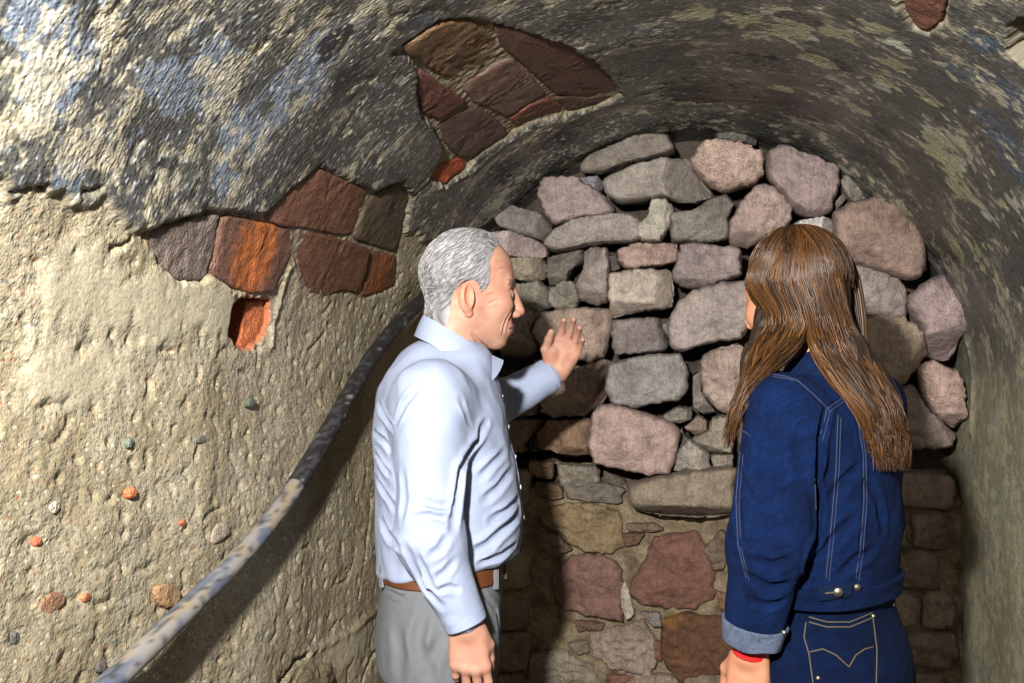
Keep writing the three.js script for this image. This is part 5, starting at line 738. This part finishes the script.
  const massF = (() => { const face = turned(ell([0.085, -0.06, 0], [0.075, 0.115, 0.075]), HC, HY, -0.08); const dm = dome.f, left = join(0.03, cap(A(776, 310, 2.05), A(757, 360, 1.98), 0.045, 0.03), cap(A(757, 360, 1.97), A(742, 405, DL), 0.032, 0.022), cap(A(742, 405, DL), A(732, 440, DL), 0.022, 0.008)), right = join(0.03, cap(A(818, 300, 2.07), A(846, 355, 2.03), 0.055, 0.043), cap(A(848, 355, 2.02), A(872, 405, 2.0), 0.043, 0.034), cap(A(872, 405, 2.0), A(888, 450, 1.98), 0.034, 0.012)), back = cap(A(800, 290, 2.07), A(806, 338, 2.04), 0.065, 0.04); return (x, y, z) => Math.min(smax(smin(smin(dm(x, y, z), right(x, y, z), 0.04), back(x, y, z), 0.03), -face.f(x, y, z), 0.02), left(x, y, z)); })();
  const hair = mesh('hair', meshField((x, y, z) => massF(x, y, z) + 0.008 + 0.006 * noise(x * 90, y * 9, z * 90), [-0.32, 1.24, -0.3], [0.3, 1.76, 0.3], 0.005, (x, y, z) => mix3(BR[3], BR[0], clamp(0.5 + noise(x * 60, y * 8, z * 60)))), new THREE.MeshStandardMaterial({ vertexColors: true, roughness: 0.6 }), wom);
  hair.userData.label = 'long straight brown hair';
  const out = { pos: [], col: [], idx: [] };
  const onDome = (px, py) => fr.strike((x, y, z) => dome.f(x, y, z) - 0.003, px, py);
  const crown = [[792, 236], [800, 234], [808, 236], [784, 238]];
  for (let n = 0; n < 2200; n++) {
    const a = (n + rnd()) / 2200, pts = [], c0 = crown[n % 4]; const leftish = a < 0.5;
    const rootX = lerp(768, 826, a) + rr(-5, 5), rootY = 236 + Math.abs(rootX - 796) * 0.28 + rr(-1, 6), midX = lerp(747, 842, a) + rr(-2, 2), lowX = lerp(751, 848, a) + rr(-3, 3); void c0;
    for (const [px, py] of [[rootX, rootY], [lerp(rootX, midX, 0.6), lerp(rootY, 275, 0.5)], [midX, 284 + rr(-6, 6)]]) { const q = onDome(px, py); if (q) pts.push(V(...q)); }
    if (pts.length < 2) continue;
    const j = (s) => rr(-s, s), dep = (d) => d + j(0.018);
    if (leftish) {
      const k = a / 0.5, ax = lerp(760, 806, k);
      pts.push(V(...A(lerp(768, 806, k) + j(2), 322 + j(4), dep(lerp(2.0, 1.985, k)))));
      pts.push(V(...A(lerp(755, 797, k) + j(4), lerp(350, 346, k) + j(5), dep(1.965))), V(...A(lerp(743, 772, k) + j(5), lerp(385, 366, k) + j(5), dep(lerp(1.915, 1.93, k)))), V(...A(lerp(733, 745, k) + j(5), lerp(418, 395, k) + j(8), dep(1.91)))); if (rnd() < 0.75) pts.push(V(...A(727 + k * 10 + j(5), 440 - k * 22 + j(10), dep(1.915)))); void ax;
    } else {
      const k = (a - 0.5) / 0.5;
      pts.push(V(...A(lerp(808, 850, k) + j(3), 318 + j(5), dep(lerp(1.985, 2.02, k)))), V(...A(lerp(812, 862, k) + j(4), 346 + j(5), dep(lerp(1.95, 2.02, k)))), V(...A(lerp(832, 884, k) + j(5), 378 + j(6), dep(lerp(1.945, 2.02, k)))), V(...A(lerp(858, 900, k) + j(6), 415 + j(8), dep(lerp(1.935, 2.0, k))))); pts.push(V(...A(lerp(870, 906, k) + j(7), lerp(440, 448, k) + j(12), dep(1.95)))); if (rnd() < 0.6) pts.push(V(...A(lerp(876, 906, k) + j(8), 462 + j(10), dep(1.95))));
    }
    const t = rnd(), c = t < 0.4 ? mix3(BR[0], BR[1], rnd()) : t < 0.8 ? mix3(BR[1], BR[2], rnd() * 0.8) : mix3(BR[3], BR[0], rnd()); lock(out, pts, rr(0.0014, 0.003), c, 0.5);
  }
  for (let n = 0; n < 900; n++) { // the crown, from the parting down all round the back of the head
    const az = rr(1.0, 2 * Math.PI - 1.0), pts = [], t0 = rr(1.2, 1.5), t1 = rr(-0.25, 0.25), lift = rr(0.0, 0.004); if (az > 4.4 && t1 < 0.15 && az > 4.9) continue;
    for (let i = 0; i < 6; i++) { const e = lerp(t0, t1, i / 5), w = az + 0.1 * Math.sin(n * 7.1 + i); pts.push(V(...head.out(-0.012 + (0.106 + lift) * Math.cos(e) * Math.cos(w), 0.018 + (0.102 + lift) * Math.sin(e), (0.088 + lift) * Math.cos(e) * Math.sin(w)))); }
    const t = rnd(); lock(out, pts, rr(0.0014, 0.0028), t < 0.5 ? mix3(BR[0], BR[1], rnd()) : t < 0.8 ? mix3(BR[1], BR[2], rnd() * 0.8) : mix3(BR[3], BR[0], rnd()), 0.5);
  }
  for (let n = 0; n < 260; n++) { // the far side of the head, falling to her right shoulder
    const a = rr(-1.2, 1.2), s = head.out, q = (x, y, z) => V(...s(x, y, z)), j = () => rr(-0.006, 0.006), zz = 0.09 + j(), fx = -0.02 + 0.05 * a;
    lock(out, [q(-0.01 + j(), 0.118, 0.012), q(fx * 0.7, 0.1, 0.06), q(fx, 0.03, zz), q(fx - 0.01, -0.06, zz + 0.004), q(fx * 0.8 - 0.02, -0.14, zz + 0.01 + j()), q(fx * 0.6 - 0.02 + j(), -0.21 + j(), zz + 0.02 + j())], rr(0.0016, 0.003), mix3(BR[0], BR[1], rnd()), 0.5);
  }
  mesh('strands', geo(out.pos, out.idx, null, out.col), new THREE.MeshPhysicalMaterial({ vertexColors: true, roughness: 0.42, specularIntensity: 0.7 }), hair).userData.kind = 'stuff';
}

renderer.render(scene, camera);
